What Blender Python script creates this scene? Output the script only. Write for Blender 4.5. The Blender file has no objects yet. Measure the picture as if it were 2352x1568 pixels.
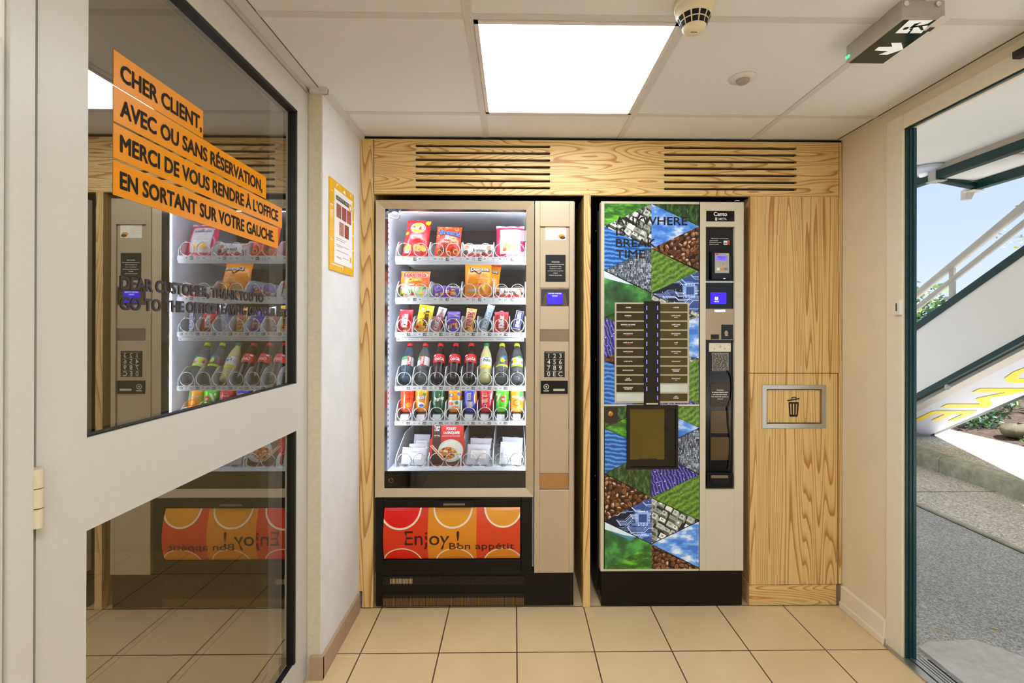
import bpy, math, random
from mathutils import Vector, Matrix, noise as mnoise

# ------------------------------------------------------------------ scene, camera, light
scene = bpy.context.scene
COL = scene.collection
W, H = 2352, 1568
FPX, YAW, PITCH, ROLL = 1098.48, 0.0146, 0.0017, 0.0022
PPX, PPY = 1197.93, 747.24
CAM = Vector((0.0, -2.134, 1.2549))
HC = 2.101                      # ceiling height
cy_, sy_ = math.cos(YAW), math.sin(YAW)
cp_, sp_ = math.cos(PITCH), math.sin(PITCH)
cr_, sr_ = math.cos(ROLL), math.sin(ROLL)
_right = Vector((cy_, -sy_, 0)); _fwd0 = Vector((sy_, cy_, 0)); _up0 = Vector((0, 0, 1))
_fwd = _fwd0 * cp_ + _up0 * sp_
_up = _up0 * cp_ - _fwd0 * sp_
RIGHT = _right * cr_ + _up * sr_
UP = _up * cr_ - _right * sr_
camd = bpy.data.cameras.new('camera')
cam = bpy.data.objects.new('camera', camd)
COL.objects.link(cam)
m = Matrix((RIGHT, UP, -_fwd)).transposed().to_4x4()
m.translation = CAM
cam.matrix_world = m
camd.sensor_width = 36.0
camd.lens = FPX / W * 36.0
camd.shift_x = (W / 2 - PPX) / W
camd.shift_y = (PPY - H / 2) / W
camd.clip_start = 0.02
scene.camera = cam

scene.view_settings.view_transform = 'Standard'
scene.view_settings.look = 'None'
scene.view_settings.gamma = 1.0
scene.view_settings.use_curve_mapping = False
scene.view_settings.exposure = 0.16
scene.cycles.use_denoising = True
scene.cycles.max_bounces = 10
scene.cycles.transparent_max_bounces = 16
scene.cycles.caustics_reflective = False
scene.cycles.caustics_refractive = False
scene.cycles.sample_clamp_indirect = 6.0

PANEL_L = 9.0                  # ceiling luminaire radiance
FILL_L = 22.5  # radiance of the added fill panels
world = bpy.data.worlds.new('sky'); scene.world = world
world.use_nodes = True
wn = world.node_tree; wn.nodes.clear()
wo = wn.nodes.new('ShaderNodeOutputWorld'); wb = wn.nodes.new('ShaderNodeBackground')
wt = wn.nodes.new('ShaderNodeTexCoord'); ws = wn.nodes.new('ShaderNodeSeparateXYZ'); wr = wn.nodes.new('ShaderNodeValToRGB')
wn.links.new(wt.outputs['Generated'], ws.inputs[0]); wn.links.new(ws.outputs['Z'], wr.inputs[0])
wr.color_ramp.elements.new(0.6)
for _e, (_p, _c) in zip(wr.color_ramp.elements, ((0.0, (0.80, 0.90, 1.0)), (0.30, (0.52, 0.71, 0.97)), (0.65, (1.0, 1.0, 1.0)))):
    _e.position = _p; _e.color = (*_c, 1)
wn.links.new(wr.outputs[0], wb.inputs[0]); wb.inputs[1].default_value = 0.93
wn.links.new(wb.outputs[0], wo.inputs[0])
sund = bpy.data.lights.new('sun', 'SUN'); sund.energy = 14.0; sund.angle = 0.01; sund.color = (1.0, 0.98, 0.95)
sun = bpy.data.objects.new('sun', sund); COL.objects.link(sun); sun.location = (0, 0, 8)
sun.rotation_euler = Vector((-0.57, 0.03, -0.82)).to_track_quat('-Z', 'Y').to_euler()


def ray(px, py):
    u = (px - PPX) / FPX; v = (py - PPY) / FPX
    u2 = u; v2 = v
    return (RIGHT * u2 - UP * v2 + _fwd)


def onY(px, py, Y=0.0):
    d = ray(px, py); t = (Y - CAM.y) / d.y
    return CAM + d * t


def onX(px, py, X):
    d = ray(px, py); t = (X - CAM.x) / d.x
    return CAM + d * t


def onZ(px, py, Z=0.0):
    d = ray(px, py); t = (Z - CAM.z) / d.z
    return CAM + d * t


def FR(x0, y0, x1, y1, Y=0.0):
    """pixel rectangle -> X0,X1,Z0,Z1 on the plane Y"""
    mx, my = (x0 + x1) / 2, (y0 + y1) / 2
    return onY(x0, my, Y).x, onY(x1, my, Y).x, onY(mx, y1, Y).z, onY(mx, y0, Y).z


# ------------------------------------------------------------------ materials
def lin(c):
    return tuple(((v / 255.0) / 12.92 if v / 255.0 <= 0.04045 else ((v / 255.0 + 0.055) / 1.055) ** 2.4) for v in c)


MATS = {}


def nt(name):
    m = bpy.data.materials.new(name); m.use_nodes = True
    t = m.node_tree
    b = t.nodes['Principled BSDF']
    return m, t, b


def noise_node(t, scale, detail=3.0, rough=0.55, coord='Object', stretch=None, loc=None):
    tc = t.nodes.new('ShaderNodeTexCoord'); n = t.nodes.new('ShaderNodeTexNoise')
    n.inputs['Scale'].default_value = scale; n.inputs['Detail'].default_value = detail; n.inputs['Roughness'].default_value = rough
    if stretch or loc:
        mp = t.nodes.new('ShaderNodeMapping')
        if stretch: mp.inputs['Scale'].default_value = stretch
        if loc: mp.inputs['Location'].default_value = loc
        t.links.new(tc.outputs[coord], mp.inputs[0]); t.links.new(mp.outputs[0], n.inputs['Vector'])
    else:
        t.links.new(tc.outputs[coord], n.inputs['Vector'])
    return n


def ramp(t, src, stops, interp='LINEAR'):
    r = t.nodes.new('ShaderNodeValToRGB'); cr = r.color_ramp; cr.interpolation = interp
    while len(cr.elements) < len(stops): cr.elements.new(0.5)
    for e, (p, c) in zip(cr.elements, stops):
        e.position = p; e.color = (*c, 1)
    t.links.new(src, r.inputs[0])
    return r


def bump(t, b, src, strength, dist=0.002):
    n = t.nodes.new('ShaderNodeBump'); n.inputs['Strength'].default_value = strength; n.inputs['Distance'].default_value = dist
    t.links.new(src, n.inputs['Height']); t.links.new(n.outputs[0], b.inputs['Normal'])


def mat(name, rgb, rough=0.5, metal=0.0, var=0.05, scale=30.0, bmp=0.0, spec=0.5, emit=0.0, alpha=1.0, trans=0.0, ior=1.45, coat=0.0, stretch=None):
    if name in MATS: return MATS[name]
    m, t, b = nt(name)
    c = lin(rgb)
    n = noise_node(t, scale, stretch=stretch)
    lo = tuple(max(0, v * (1 - var)) for v in c); hi = tuple(min(1, v * (1 + var)) for v in c)
    r = ramp(t, n.outputs['Fac'], [(0.3, lo), (0.7, hi)])
    t.links.new(r.outputs[0], b.inputs['Base Color'])
    b.inputs['Roughness'].default_value = rough; b.inputs['Metallic'].default_value = metal
    b.inputs['Specular IOR Level'].default_value = spec; b.inputs['IOR'].default_value = ior
    b.inputs['Transmission Weight'].default_value = trans; b.inputs['Alpha'].default_value = alpha
    b.inputs['Coat Weight'].default_value = coat; b.inputs['Coat Roughness'].default_value = 0.08
    if emit:
        t.links.new(r.outputs[0], b.inputs['Emission Color']); b.inputs['Emission Strength'].default_value = emit
    if bmp: bump(t, b, n.outputs['Fac'], bmp)
    MATS[name] = m
    return m


def glass_mat(name, ior=1.5, tint=(1, 1, 1), rough=0.0):
    m = bpy.data.materials.new(name); m.use_nodes = True
    t = m.node_tree; t.nodes.clear()
    o = t.nodes.new('ShaderNodeOutputMaterial'); mx = t.nodes.new('ShaderNodeMixShader')
    tr = t.nodes.new('ShaderNodeBsdfTransparent'); gl = t.nodes.new('ShaderNodeBsdfGlossy'); fr = t.nodes.new('ShaderNodeFresnel')
    fr.inputs[0].default_value = ior; gl.inputs['Roughness'].default_value = rough
    tr.inputs[0].default_value = (*tint, 1)
    t.links.new(fr.outputs[0], mx.inputs[0]); t.links.new(tr.outputs[0], mx.inputs[1]); t.links.new(gl.outputs[0], mx.inputs[2])
    t.links.new(mx.outputs[0], o.inputs[0])
    return m


def wood_mat(name, axis, light=(228, 194, 128), dark=(184, 132, 66), rings=32.0, seed=0.0, along=0.75, across=7.0, rough=0.45, depth=None):
    m, t, b = nt(name)
    s = [across, across, across]; s['xyz'.index(axis)] = along
    n = noise_node(t, 1.0, detail=1.6, rough=0.45, stretch=tuple(s), loc=(seed, seed * 1.7, seed * 0.6))
    mu = t.nodes.new('ShaderNodeMath'); mu.operation = 'MULTIPLY'; mu.inputs[1].default_value = rings
    t.links.new(n.outputs['Fac'], mu.inputs[0])
    # a little short-wave wobble on the ring lines
    s1 = [40, 40, 40]; s1['xyz'.index(axis)] = 7
    nw = noise_node(t, 1.0, detail=2, stretch=tuple(s1), loc=(seed * 2.1, 3, 1))
    mw = t.nodes.new('ShaderNodeMath'); mw.operation = 'MULTIPLY_ADD'; mw.inputs[1].default_value = 0.22
    t.links.new(nw.outputs['Fac'], mw.inputs[0]); t.links.new(mu.outputs[0], mw.inputs[2])
    fr = t.nodes.new('ShaderNodeMath'); fr.operation = 'FRACT'; t.links.new(mw.outputs[0], fr.inputs[0])
    L, D = lin(light), lin(dark)
    mid = tuple(0.6 * a + 0.4 * c for a, c in zip(L, D))
    r = ramp(t, fr.outputs[0], [(0.0, L), (0.5, L), (0.72, mid), (0.88, D), (0.96, D), (1.0, L)])
    s2 = [140, 140, 140]; s2['xyz'.index(axis)] = 3
    nf = noise_node(t, 1.0, detail=2, stretch=tuple(s2))
    r2 = ramp(t, nf.outputs['Fac'], [(0.35, (0.90, 0.89, 0.87)), (0.65, (1.04, 1.04, 1.03))])
    mx = t.nodes.new('ShaderNodeMix'); mx.data_type = 'RGBA'; mx.blend_type = 'MULTIPLY'; mx.inputs[0].default_value = 1.0
    t.links.new(r.outputs[0], mx.inputs[6]); t.links.new(r2.outputs[0], mx.inputs[7])
    t.links.new(mx.outputs[2], b.inputs['Base Color'])
    b.inputs['Roughness'].default_value = rough
    bump(t, b, nf.outputs['Fac'], 0.04, 0.001)
    return m


# ------------------------------------------------------------------ mesh helper
TEXT_CACHE = {}


def text2d(s, bold):
    k = (s, bold)
    if k in TEXT_CACHE: return TEXT_CACHE[k]
    cu = bpy.data.curves.new('t', 'FONT'); cu.body = s; cu.size = 1.0; cu.offset = bold; cu.resolution_u = 3
    o = bpy.data.objects.new('t', cu); COL.objects.link(o)
    bpy.context.view_layer.update()
    dg = bpy.context.evaluated_depsgraph_get()
    me = bpy.data.meshes.new_from_object(o.evaluated_get(dg))
    vs = [(v.co.x, v.co.y) for v in me.vertices]
    fs = [tuple(p.vertices) for p in me.polygons]
    bpy.data.objects.remove(o); bpy.data.curves.remove(cu); bpy.data.meshes.remove(me)
    TEXT_CACHE[k] = (vs, fs)
    return vs, fs


CAPH = None


def caph():
    global CAPH
    if CAPH is None:
        vs, _ = text2d('H', 0.0); CAPH = max(v[1] for v in vs)
    return CAPH


class MB:
    def __init__(s):
        s.v = []; s.f = []; s.mi = []; s.sm = []; s.mats = []

    def slot(s, m):
        if m not in s.mats: s.mats.append(m)
        return s.mats.index(m)

    def add(s, vs, fs, m, smooth=False):
        o = len(s.v); k = s.slot(m)
        s.v.extend([tuple(v) for v in vs])
        for f in fs:
            s.f.append(tuple(i + o for i in f)); s.mi.append(k); s.sm.append(smooth)
        return s

    def poly(s, pts, m): return s.add(pts, [tuple(range(len(pts)))], m)

    def box(s, x0, x1, y0, y1, z0, z1, m):
        x0, x1 = sorted((x0, x1)); y0, y1 = sorted((y0, y1)); z0, z1 = sorted((z0, z1))
        v = [(x0, y0, z0), (x1, y0, z0), (x1, y1, z0), (x0, y1, z0), (x0, y0, z1), (x1, y0, z1), (x1, y1, z1), (x0, y1, z1)]
        return s.add(v, [(0, 3, 2, 1), (4, 5, 6, 7), (0, 1, 5, 4), (1, 2, 6, 5), (2, 3, 7, 6), (3, 0, 4, 7)], m)

    def prism(s, pts, fn, d0, d1, m, cap0=True, cap1=True):
        """pts 2D outline (ccw seen from d0 side); fn(u,v,d)->3D"""
        n = len(pts)
        a = [fn(u, v, d0) for u, v in pts]; b = [fn(u, v, d1) for u, v in pts]
        fs = [(i, i + n, (i + 1) % n + n, (i + 1) % n) for i in range(n)]
        if cap0: fs.append(tuple(range(n)))
        if cap1: fs.append(tuple(range(2 * n - 1, n - 1, -1)))
        return s.add(a + b, fs, m)

    def tube(s, pts, r, m, n=8, closed=False, cap=True):
        pts = [Vector(p) for p in pts]; N = len(pts)
        vs = []; fs = []
        prev = None
        for i, p in enumerate(pts):
            if closed: t = pts[(i + 1) % N] - pts[i - 1]
            else: t = pts[min(i + 1, N - 1)] - pts[max(i - 1, 0)]
            t.normalize()
            if prev is None:
                a = Vector((0, 0, 1)) if abs(t.z) < 0.9 else Vector((1, 0, 0))
                u = (a - t * a.dot(t)).normalized()
            else:
                u = (prev - t * prev.dot(t)).normalized()
            prev = u; w = t.cross(u)
            rr = r[i] if isinstance(r, (list, tuple)) else r
            for k in range(n):
                an = 2 * math.pi * k / n
                vs.append(p + u * (rr * math.cos(an)) + w * (rr * math.sin(an)))
        for i in range(N if closed else N - 1):
            j = (i + 1) % N
            for k in range(n):
                k2 = (k + 1) % n
                fs.append((i * n + k, i * n + k2, j * n + k2, j * n + k))
        s.add(vs, fs, m, True)
        if cap and not closed:
            s.add(vs[:n], [tuple(range(n - 1, -1, -1))], m); s.add(vs[-n:], [tuple(range(n))], m)
        return s

    def lathe(s, prof, m, n=28, c=(0, 0, 0), M=None, smooth=True):
        vs = []; fs = []
        for r, z in prof:
            for k in range(n):
                a = 2 * math.pi * k / n
                p = Vector((c[0] + r * math.cos(a), c[1] + r * math.sin(a), c[2] + z))
                vs.append(M @ p if M else p)
        for i in range(len(prof) - 1):
            for k in range(n):
                k2 = (k + 1) % n
                fs.append((i * n + k, i * n + k2, (i + 1) * n + k2, (i + 1) * n + k))
        s.add(vs, fs, m, smooth)
        return s

    def grid(s, nu, nv, fn, m, smooth=True):
        vs = [fn(i / nu, j / nv) for j in range(nv + 1) for i in range(nu + 1)]
        fs = [(j * (nu + 1) + i, j * (nu + 1) + i + 1, (j + 1) * (nu + 1) + i + 1, (j + 1) * (nu + 1) + i) for j in range(nv) for i in range(nu)]
        return s.add(vs, fs, m, smooth)

    def text(s, txt, M, h, m, width=None, align='l', bold=0.0, ang=0.0, at=(0, 0), sub=False):
        """M(u,v)->3D; h = cap height; baseline start at `at`"""
        fat = bold if bold >= 0.015 else 0.0
        vs, fs = text2d(txt, 0.0 if fat else bold)
        if not vs: return s
        x0 = min(v[0] for v in vs); x1 = max(v[0] for v in vs)
        k = h / caph(); kx = k if width is None else width / (x1 - x0)
        off = {'l': 0, 'c': -(x1 - x0) / 2 * kx, 'r': -(x1 - x0) * kx}[align]
        ca, sa = math.cos(ang), math.sin(ang)
        out = []
        for q in range(8 if fat else 1):        # heavier strokes: the outline thickened all round
            du, dv = (fat * k * math.cos(q * math.pi / 4), fat * k * math.sin(q * math.pi / 4)) if fat else (0, 0)
            out = []
            for x, y in vs:
                u = (x - x0) * kx + off + du; v = y * k + dv
                out.append(M(at[0] + u * ca - v * sa, at[1] + u * sa + v * ca))
            if q:
                c0 = M(*at); nn = (M(at[0] + 1e-3, at[1]) - c0).cross(M(at[0], at[1] + 1e-3) - c0).normalized() * (q * 3e-5)
                out = [Vector(p_) + nn for p_ in out]
            s.add(out, fs, m)
        return s

    def disc(s, M, cx, cy, rx, ry, m, n=28, a0=0, a1=2 * math.pi, rings=3):
        full = abs(a1 - a0 - 2 * math.pi) < 1e-6
        vs = [M(cx, cy)]; fs = []
        for q in range(1, rings + 1):
            for k in range(n + 1):
                a = a0 + (a1 - a0) * k / n
                vs.append(M(cx + rx * q / rings * math.cos(a), cy + ry * q / rings * math.sin(a)))
        for k in range(n): fs.append((0, 1 + k, 2 + k))
        for q in range(rings - 1):
            b = 1 + q * (n + 1)
            for k in range(n): fs.append((b + k, b + n + 1 + k, b + n + 2 + k, b + k + 1))
        return s.add(vs, fs, m)

    def ring(s, M, cx, cy, r0, r1, m, n=32, a0=0, a1=2 * math.pi, sx=1.0, sy=1.0):
        vs = []
        for k in range(n + 1):
            a = a0 + (a1 - a0) * k / n
            for r in (r0, r1): vs.append(M(cx + sx * r * math.cos(a), cy + sy * r * math.sin(a)))
        fs = [(2 * k, 2 * k + 1, 2 * k + 3, 2 * k + 2) for k in range(n)]
        return s.add(vs, fs, m)

    def rect2(s, M, u0, v0, u1, v1, m, nu=1, nv=1):
        return s.grid(nu, nv, lambda a, b: M(u0 + (u1 - u0) * a, v0 + (v1 - v0) * b), m, False)

    def build(s, name, parent=None, origin=None, bevel=0.0, seg=2, local=False, weld=False):
        me = bpy.data.meshes.new(name)
        if local: O = Vector((0, 0, 0))
        elif parent is not None: O = ORG[parent.name]
        elif origin is not None: O = Vector(origin)
        else: O = Vector((0, 0, 0))
        me.from_pydata([(x - O.x, y - O.y, z - O.z) for x, y, z in s.v], [], s.f)
        for mm in s.mats: me.materials.append(mm)
        me.polygons.foreach_set('material_index', s.mi)
        me.polygons.foreach_set('use_smooth', s.sm)
        me.update()
        o = bpy.data.objects.new(name, me); COL.objects.link(o)
        if parent is not None: o.parent = parent
        else: o.location = O
        ORG[o.name] = O.copy()
        if bevel:
            md = o.modifiers.new('bevel', 'BEVEL'); md.width = bevel; md.segments = seg; md.limit_method = 'ANGLE'; md.angle_limit = math.radians(40)
        return o


ORG = {}


def tag(o, label=None, cat=None, group=None, kind=None):
    if label: o['label'] = label
    if cat: o['category'] = cat
    if group: o['group'] = group
    if kind: o['kind'] = kind
    return o


def thing(name, label, cat, loc, group=None, kind=None):
    o = bpy.data.objects.new(name, None); COL.objects.link(o); o.location = loc
    o.empty_display_size = 0.05
    ORG[o.name] = Vector(loc)
    return tag(o, label, cat, group, kind)


def struct(o): return tag(o, kind='structure')


def planeY(Y):
    return lambda u, v: Vector((u, Y, v))


def frameXY(o, ud, vd):
    o = Vector(o); ud = Vector(ud); vd = Vector(vd)
    return lambda u, v: o + ud * u + vd * v


def rrect(x0, y0, x1, y1, r, n=5):
    pts = []
    for cx, cy, a in ((x1 - r, y0 + r, -90), (x1 - r, y1 - r, 0), (x0 + r, y1 - r, 90), (x0 + r, y0 + r, 180)):
        for k in range(n + 1):
            t = math.radians(a + 90 * k / n)
            pts.append((cx + r * math.cos(t), cy + r * math.sin(t)))
    return pts


FY = lambda u, v, d: Vector((u, d, v))      # prism mapping: outline in XZ, depth in Y


# ------------------------------------------------------------------ shared materials
M_white = mat('white_paint', (232, 226, 214), 0.45, var=0.02, scale=60)
M_black = mat('black_plastic', (22, 19, 17), 0.35, var=0.15)
M_ink = mat('black_ink', (24, 20, 18), 0.6, var=0.05)
M_dark = mat('dark_void', (12, 10, 9), 0.8, var=0.1)
M_chrome = mat('bright_wire', (205, 205, 200), 0.18, metal=1.0, var=0.03)
M_alu = mat('brushed_aluminium', (190, 188, 182), 0.35, metal=0.9, var=0.06, scale=40, stretch=(1, 1, 30))
M_green = mat('dark_green_paint', (10, 48, 46), 0.35, var=0.12)

# ------------------------------------------------------------------ the room
XL, XR = -0.688, 1.478          # plaster wall, entrance wall
XD = -0.727                     # plane of the glazed door frame
YB, YF = 0.86, -4.4             # back of the niche, far end of the room behind the camera

# floor tiles
m, t, b = nt('beige_floor_tile')
tc = t.nodes.new('ShaderNodeTexCoord'); mp = t.nodes.new('ShaderNodeMapping')
mp.inputs['Location'].default_value = (-0.0134 + 0.0015 + 3.0, 0.289 + 0.0015 + 6.0, 0)
br = t.nodes.new('ShaderNodeTexBrick'); br.offset = 0.0; br.squash = 1.0
br.inputs['Scale'].default_value = 1.0; br.inputs['Brick Width'].default_value = 0.3; br.inputs['Row Height'].default_value = 0.3
br.inputs['Mortar Size'].default_value = 0.0028; br.inputs['Mortar Smooth'].default_value = 0.2
n = noise_node(t, 3.2, 5)
r = ramp(t, n.outputs['Fac'], [(0.3, lin((214, 186, 138))), (0.7, lin((224, 198, 152)))])
t.links.new(tc.outputs['Object'], mp.inputs[0]); t.links.new(mp.outputs[0], br.inputs['Vector'])
t.links.new(r.outputs[0], br.inputs['Color1']); t.links.new(r.outputs[0], br.inputs['Color2'])
br.inputs['Mortar'].default_value = (*lin((92, 62, 42)), 1)
t.links.new(br.outputs['Color'], b.inputs['Base Color']); b.inputs['Roughness'].default_value = 0.28
b.inputs['Specular IOR Level'].default_value = 0.35
bump(t, b, br.outputs['Fac'], -0.25, 0.002)
M_tile = m
mb = MB(); mb.box(XD - 0.2, XR + 0.003, YF, YB, -0.06, 0, M_tile); struct(mb.build('floor'))

# ceiling: tiles with a lay-in grid
M_ceil = mat('ceiling_tile', (230, 230, 230), 0.9, var=0.015, scale=220, bmp=0.03)
M_tee = mat('ceiling_grid_paint', (214, 211, 207), 0.6, var=0.01)
TX, TY = -0.128, -0.2286
mb = MB(); mb.box(XD - 0.2, XR + 0.05, YF, YB, HC, HC + 0.05, M_ceil); ceil = struct(mb.build('ceiling'))
for k in range(-1, 3):
    x = TX + 0.6 * k
    mb = MB(); mb.box(x - 0.012, x + 0.012, YF, YB, HC - 0.003, HC + 0.001, M_tee); mb.build('grid_rail', ceil)
for k in range(-6, 1):
    y = TY + 0.6 * k
    mb = MB(); mb.box(XD, XR, y - 0.012, y + 0.012, HC - 0.0022, HC + 0.001, M_tee); mb.build('grid_rail', ceil)
M_slot = mat('shadow_gap', (104, 84, 62), 0.8)
mb = MB(); mb.box(XR - 0.022, XR, -1.9, 0.0, HC - 0.0045, HC + 0.001, M_tee); mb.box(XR - 0.0235, XR - 0.022, -1.9, 0.0, HC - 0.0035, HC, M_slot); struct(mb.build('trim_1'))
mb = MB(); mb.box(XL, XL + 0.02, -0.42, 0.0, HC - 0.02, HC, M_tee); mb.box(XD, XL + 0.02, -0.435, -0.415, HC - 0.02, HC, M_tee); struct(mb.build('trim_2'))
mb = MB(); mb.box(XD, XD + 0.03, YF, -0.42, HC - 0.006, HC, M_tee); mb.box(XD + 0.03, XD + 0.0308, YF, -0.42, HC - 0.004, HC, M_slot); struct(mb.build('trim_3'))

# plaster wall with its rough front edge
m, t, b = nt('white_rough_plaster')
n = noise_node(t, 150, 4); n2 = noise_node(t, 9, 2)
r = ramp(t, n2.outputs['Fac'], [(0.3, lin((224, 222, 219))), (0.7, lin((232, 230, 227)))])
t.links.new(r.outputs[0], b.inputs['Base Color']); b.inputs['Roughness'].default_value = 0.9
bump(t, b, n.outputs['Fac'], 0.35, 0.004)
M_plaster = m
M_plast2 = mat('beige_raw_plaster', (214, 203, 180), 0.95, var=0.05, scale=70, bmp=0.4)
mb = MB(); mb.box(XD - 0.15, XL, -0.414, YB, 0, HC, M_plaster); struct(mb.build('wall_left'))
mb = MB(); mb.box(XD - 0.02, XL - 0.003, -0.4165, -0.414, 0, HC - 0.02, M_plast2); struct(mb.build('wall_left_return'))
M_cream = mat('cream_wall_paint', (230, 216, 184), 0.65, var=0.025, scale=8, bmp=0.03)
M_skirt = mat('brown_skirting_tile', (176, 150, 122), 0.5, var=0.04, scale=12)
M_grout = mat('skirting_joint', (140, 112, 84), 0.8)
mb = MB(); mb.box(XL, XL + 0.012, -0.426, -0.02, 0, 0.078, M_skirt); mb.box(XD + 0.003, XL + 0.012, -0.430, -0.4166, 0, 0.083, M_skirt)
mb.box(XL + 0.0115, XL + 0.0123, -0.205, -0.203, 0, 0.078, M_grout)
struct(mb.build('baseboard_left', bevel=0.002))

# entrance wall on the right: pier, head, far pier
YO0, YO1 = -0.343, -1.67        # opening
ZH = 2.007
XO = 1.512                      # outer face
mb = MB()
mb.box(XR, XO, YO0, YB, 0, HC + 0.05, M_cream)
mb.box(XR, XO, YO1, YO0, ZH, HC + 0.05, M_cream)
mb.box(XR, XO, YF, YO1, 0, HC + 0.05, M_cream)
struct(mb.build('wall_right'))
M_white2 = mat('cream_frame_paint', (236, 225, 200), 0.4, var=0.02)
mb = MB()
mb.box(XR - 0.009, XR, YO0 + .0005, -0.265, 0.0, ZH + 0.055, M_white2)
mb.box(XR - 0.006, XR, YO1, YO0 + .0004, ZH, ZH + 0.055, M_white2)
struct(mb.build('trim_4', bevel=0.0015))
mb = MB(); mb.box(XR - 0.018, XR, -0.265, -0.012, 0.0, 0.098, M_white2); mb.box(XR - 0.024, XR - 0.01, -0.265, -0.012, 0.0, 0.03, M_white2)
struct(mb.build('baseboard_right', bevel=0.003))
mb = MB(); mb.box(XD - 0.2, XO, YF - 0.1, YF, 0, HC + 0.05, M_white); struct(mb.build('wall_back'))
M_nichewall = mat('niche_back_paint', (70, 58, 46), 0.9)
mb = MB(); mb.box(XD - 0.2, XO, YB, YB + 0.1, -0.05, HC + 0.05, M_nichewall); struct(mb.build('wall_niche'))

# entrance door: dark green jamb, head profile and floor track
mb = MB()
M_greenblue = mat('green_blue_profile', (16, 60, 66), 0.3, var=0.06)
mb.box(XR + 0.001, XR + 0.012, YO0 - 0.006, YO0, 0.0, ZH, M_green)
mb.box(XR + 0.012, XR + 0.024, YO0 - 0.009, YO0, 0.0, ZH, M_green)
mb.box(XR + 0.024, XO + 0.002, YO0 - 0.012, YO0, 0.0, ZH, M_greenblue)
struct(mb.build('door_2_jamb'))
mb = MB(); mb.box(XR + 0.0, XR + 0.012, YO1, YO0, ZH - 0.006, ZH + 0.001, M_green); mb.box(XR + .012, XO, YO1, YO0, ZH - .001, ZH + .001, M_cream); struct(mb.build('door_2_head'))
mb = MB()
mb.box(XR - 0.022, XR + 0.010, YO1, -0.270, 0.0, 0.006, M_alu)
for k in range(5): mb.box(XR + 0.014 + k * 0.013, XR + 0.0225 + k * 0.013, YO1, YO0 - 0.004, -0.004, 0.006 if k else 0.009, M_alu)
mb.box(XR, XO + 0.06, YO1, YO0, -0.06, -0.003, M_dark)
struct(mb.build('door_2_track'))
# strike box on the jamb
mb = MB()
p = onX(2067, 706, XR - 0.006)
mb.box(XR - 0.022, XR - 0.006, p.y - 0.017, p.y + 0.017, p.z - 0.028, p.z + 0.028, M_white)
mb.box(XR - 0.0228, XR - 0.0215, p.y - 0.006, p.y + 0.001, p.z - 0.014, p.z + 0.016, mat('brown_slot', (90, 60, 40), 0.6))
tag(mb.build('latch_keeper', origin=(XR - 0.006, p.y, p.z), bevel=0.002), 'small white latch keeper screwed to the cream door frame', 'latch')
p = onX(2350, 127, XR)
mb = MB(); mb.box(XR - 0.03, XR, p.y - 0.03, p.y + 0.004, p.z - 0.011, p.z + 0.011, M_black)
tag(mb.build('door_sensor', origin=(XR, p.y, p.z), bevel=0.003), 'small black door sensor on the wall above the open doorway', 'sensor')

# glazed door on the left --------------------------------------------------
M_door = mat('cream_lacquered_metal', (200, 195, 184), 0.38, var=0.015, scale=120, bmp=0.02)
M_gasket = mat('black_gasket', (18, 15, 12), 0.5)
XLF = -0.738                    # face of the door leaf, set back from its frame
YH = onX(81, 900, XLF).y                     # hinge edge of the leaf
YL = onX(705, 900, XLF).y                     # lock edge of the leaf
GX = XLF - 0.015                 # front glass plane
ya, yb_ = onX(200, 900, XLF).y, onX(683, 500, XLF).y   # glass opening edges
z_t, z_ma, z_mb, z_b = 1.985, 1.060, 0.900, 0.113
door = thing('door_1', None, None, (XLF - 0.03, (YH + YL) / 2, 0.0), kind='structure')
mb = MB()
X0, X1 = XLF - 0.045, XLF
mb.box(X0, X1, YH + 0.002, ya, 0.008, 2.078, M_door)
mb.box(X0, X1, yb_, YL, 0.008, 2.078, M_door)
mb.box(X0, X1, ya, yb_, z_t, 2.078, M_door)
mb.box(X0, X1, ya, yb_, z_mb, z_ma, M_door)
mb.box(X0, X1, ya, yb_, 0.008, z_b, M_door)
mb.build('leaf', door)
for (z0, z1) in ((z_ma, z_t), (z_b, z_mb)):
    mb = MB(); w = 0.010
    for gx in ((XLF - 0.044, XLF - 0.006),):
        mb.box(gx[0], gx[1], ya, ya + 0.004, z0, z1, M_gasket)
        mb.box(gx[0], XLF - .002, yb_ - w, yb_, z0, z1, M_gasket)
        if z1 > 1.2: mb.box(gx[0], XLF - .002, ya, yb_, z1 - w, z1, M_gasket)
        mb.box(gx[0], gx[1], ya, yb_, z0, z0 + 0.003, M_gasket)
    mb.build('gasket', door)
M_dglass = glass_mat('door_glass', 5.0, (0.86, 0.85, 0.80), 0.01)
M_dglass2 = glass_mat('door_glass_rear', 3.6, (0.72, 0.71, 0.64), 0.02)
for (z0, z1) in ((z_ma, z_t), (z_b, z_mb)):
    for gx, mg in ((GX, M_dglass), (GX - 0.012, M_dglass2)):
        mb = MB(); mb.poly([(gx, ya, z0), (gx, yb_, z0), (gx, yb_, z1), (gx, ya, z1)], mg); mb.build('glass_pane', door)
M_hinge = mat('hinge_cream', (200, 186, 156), .4)
YK_ = onX(87, 900, XLF + 0.012).y
for zc in (0.992, 1.86):
    mb = MB()
    for q in (-0.045, -0.0145, 0.0155): mb.tube([(XLF + 0.012, YK_, zc + q), (XLF + 0.012, YK_, zc + q + 0.0285)], 0.0075, M_hinge, 14)
    mb.box(XLF, XLF + 0.004, YK_, YK_ + 0.014, zc - 0.045, zc + 0.045, M_hinge)
    mb.build('hinge', door)
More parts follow.
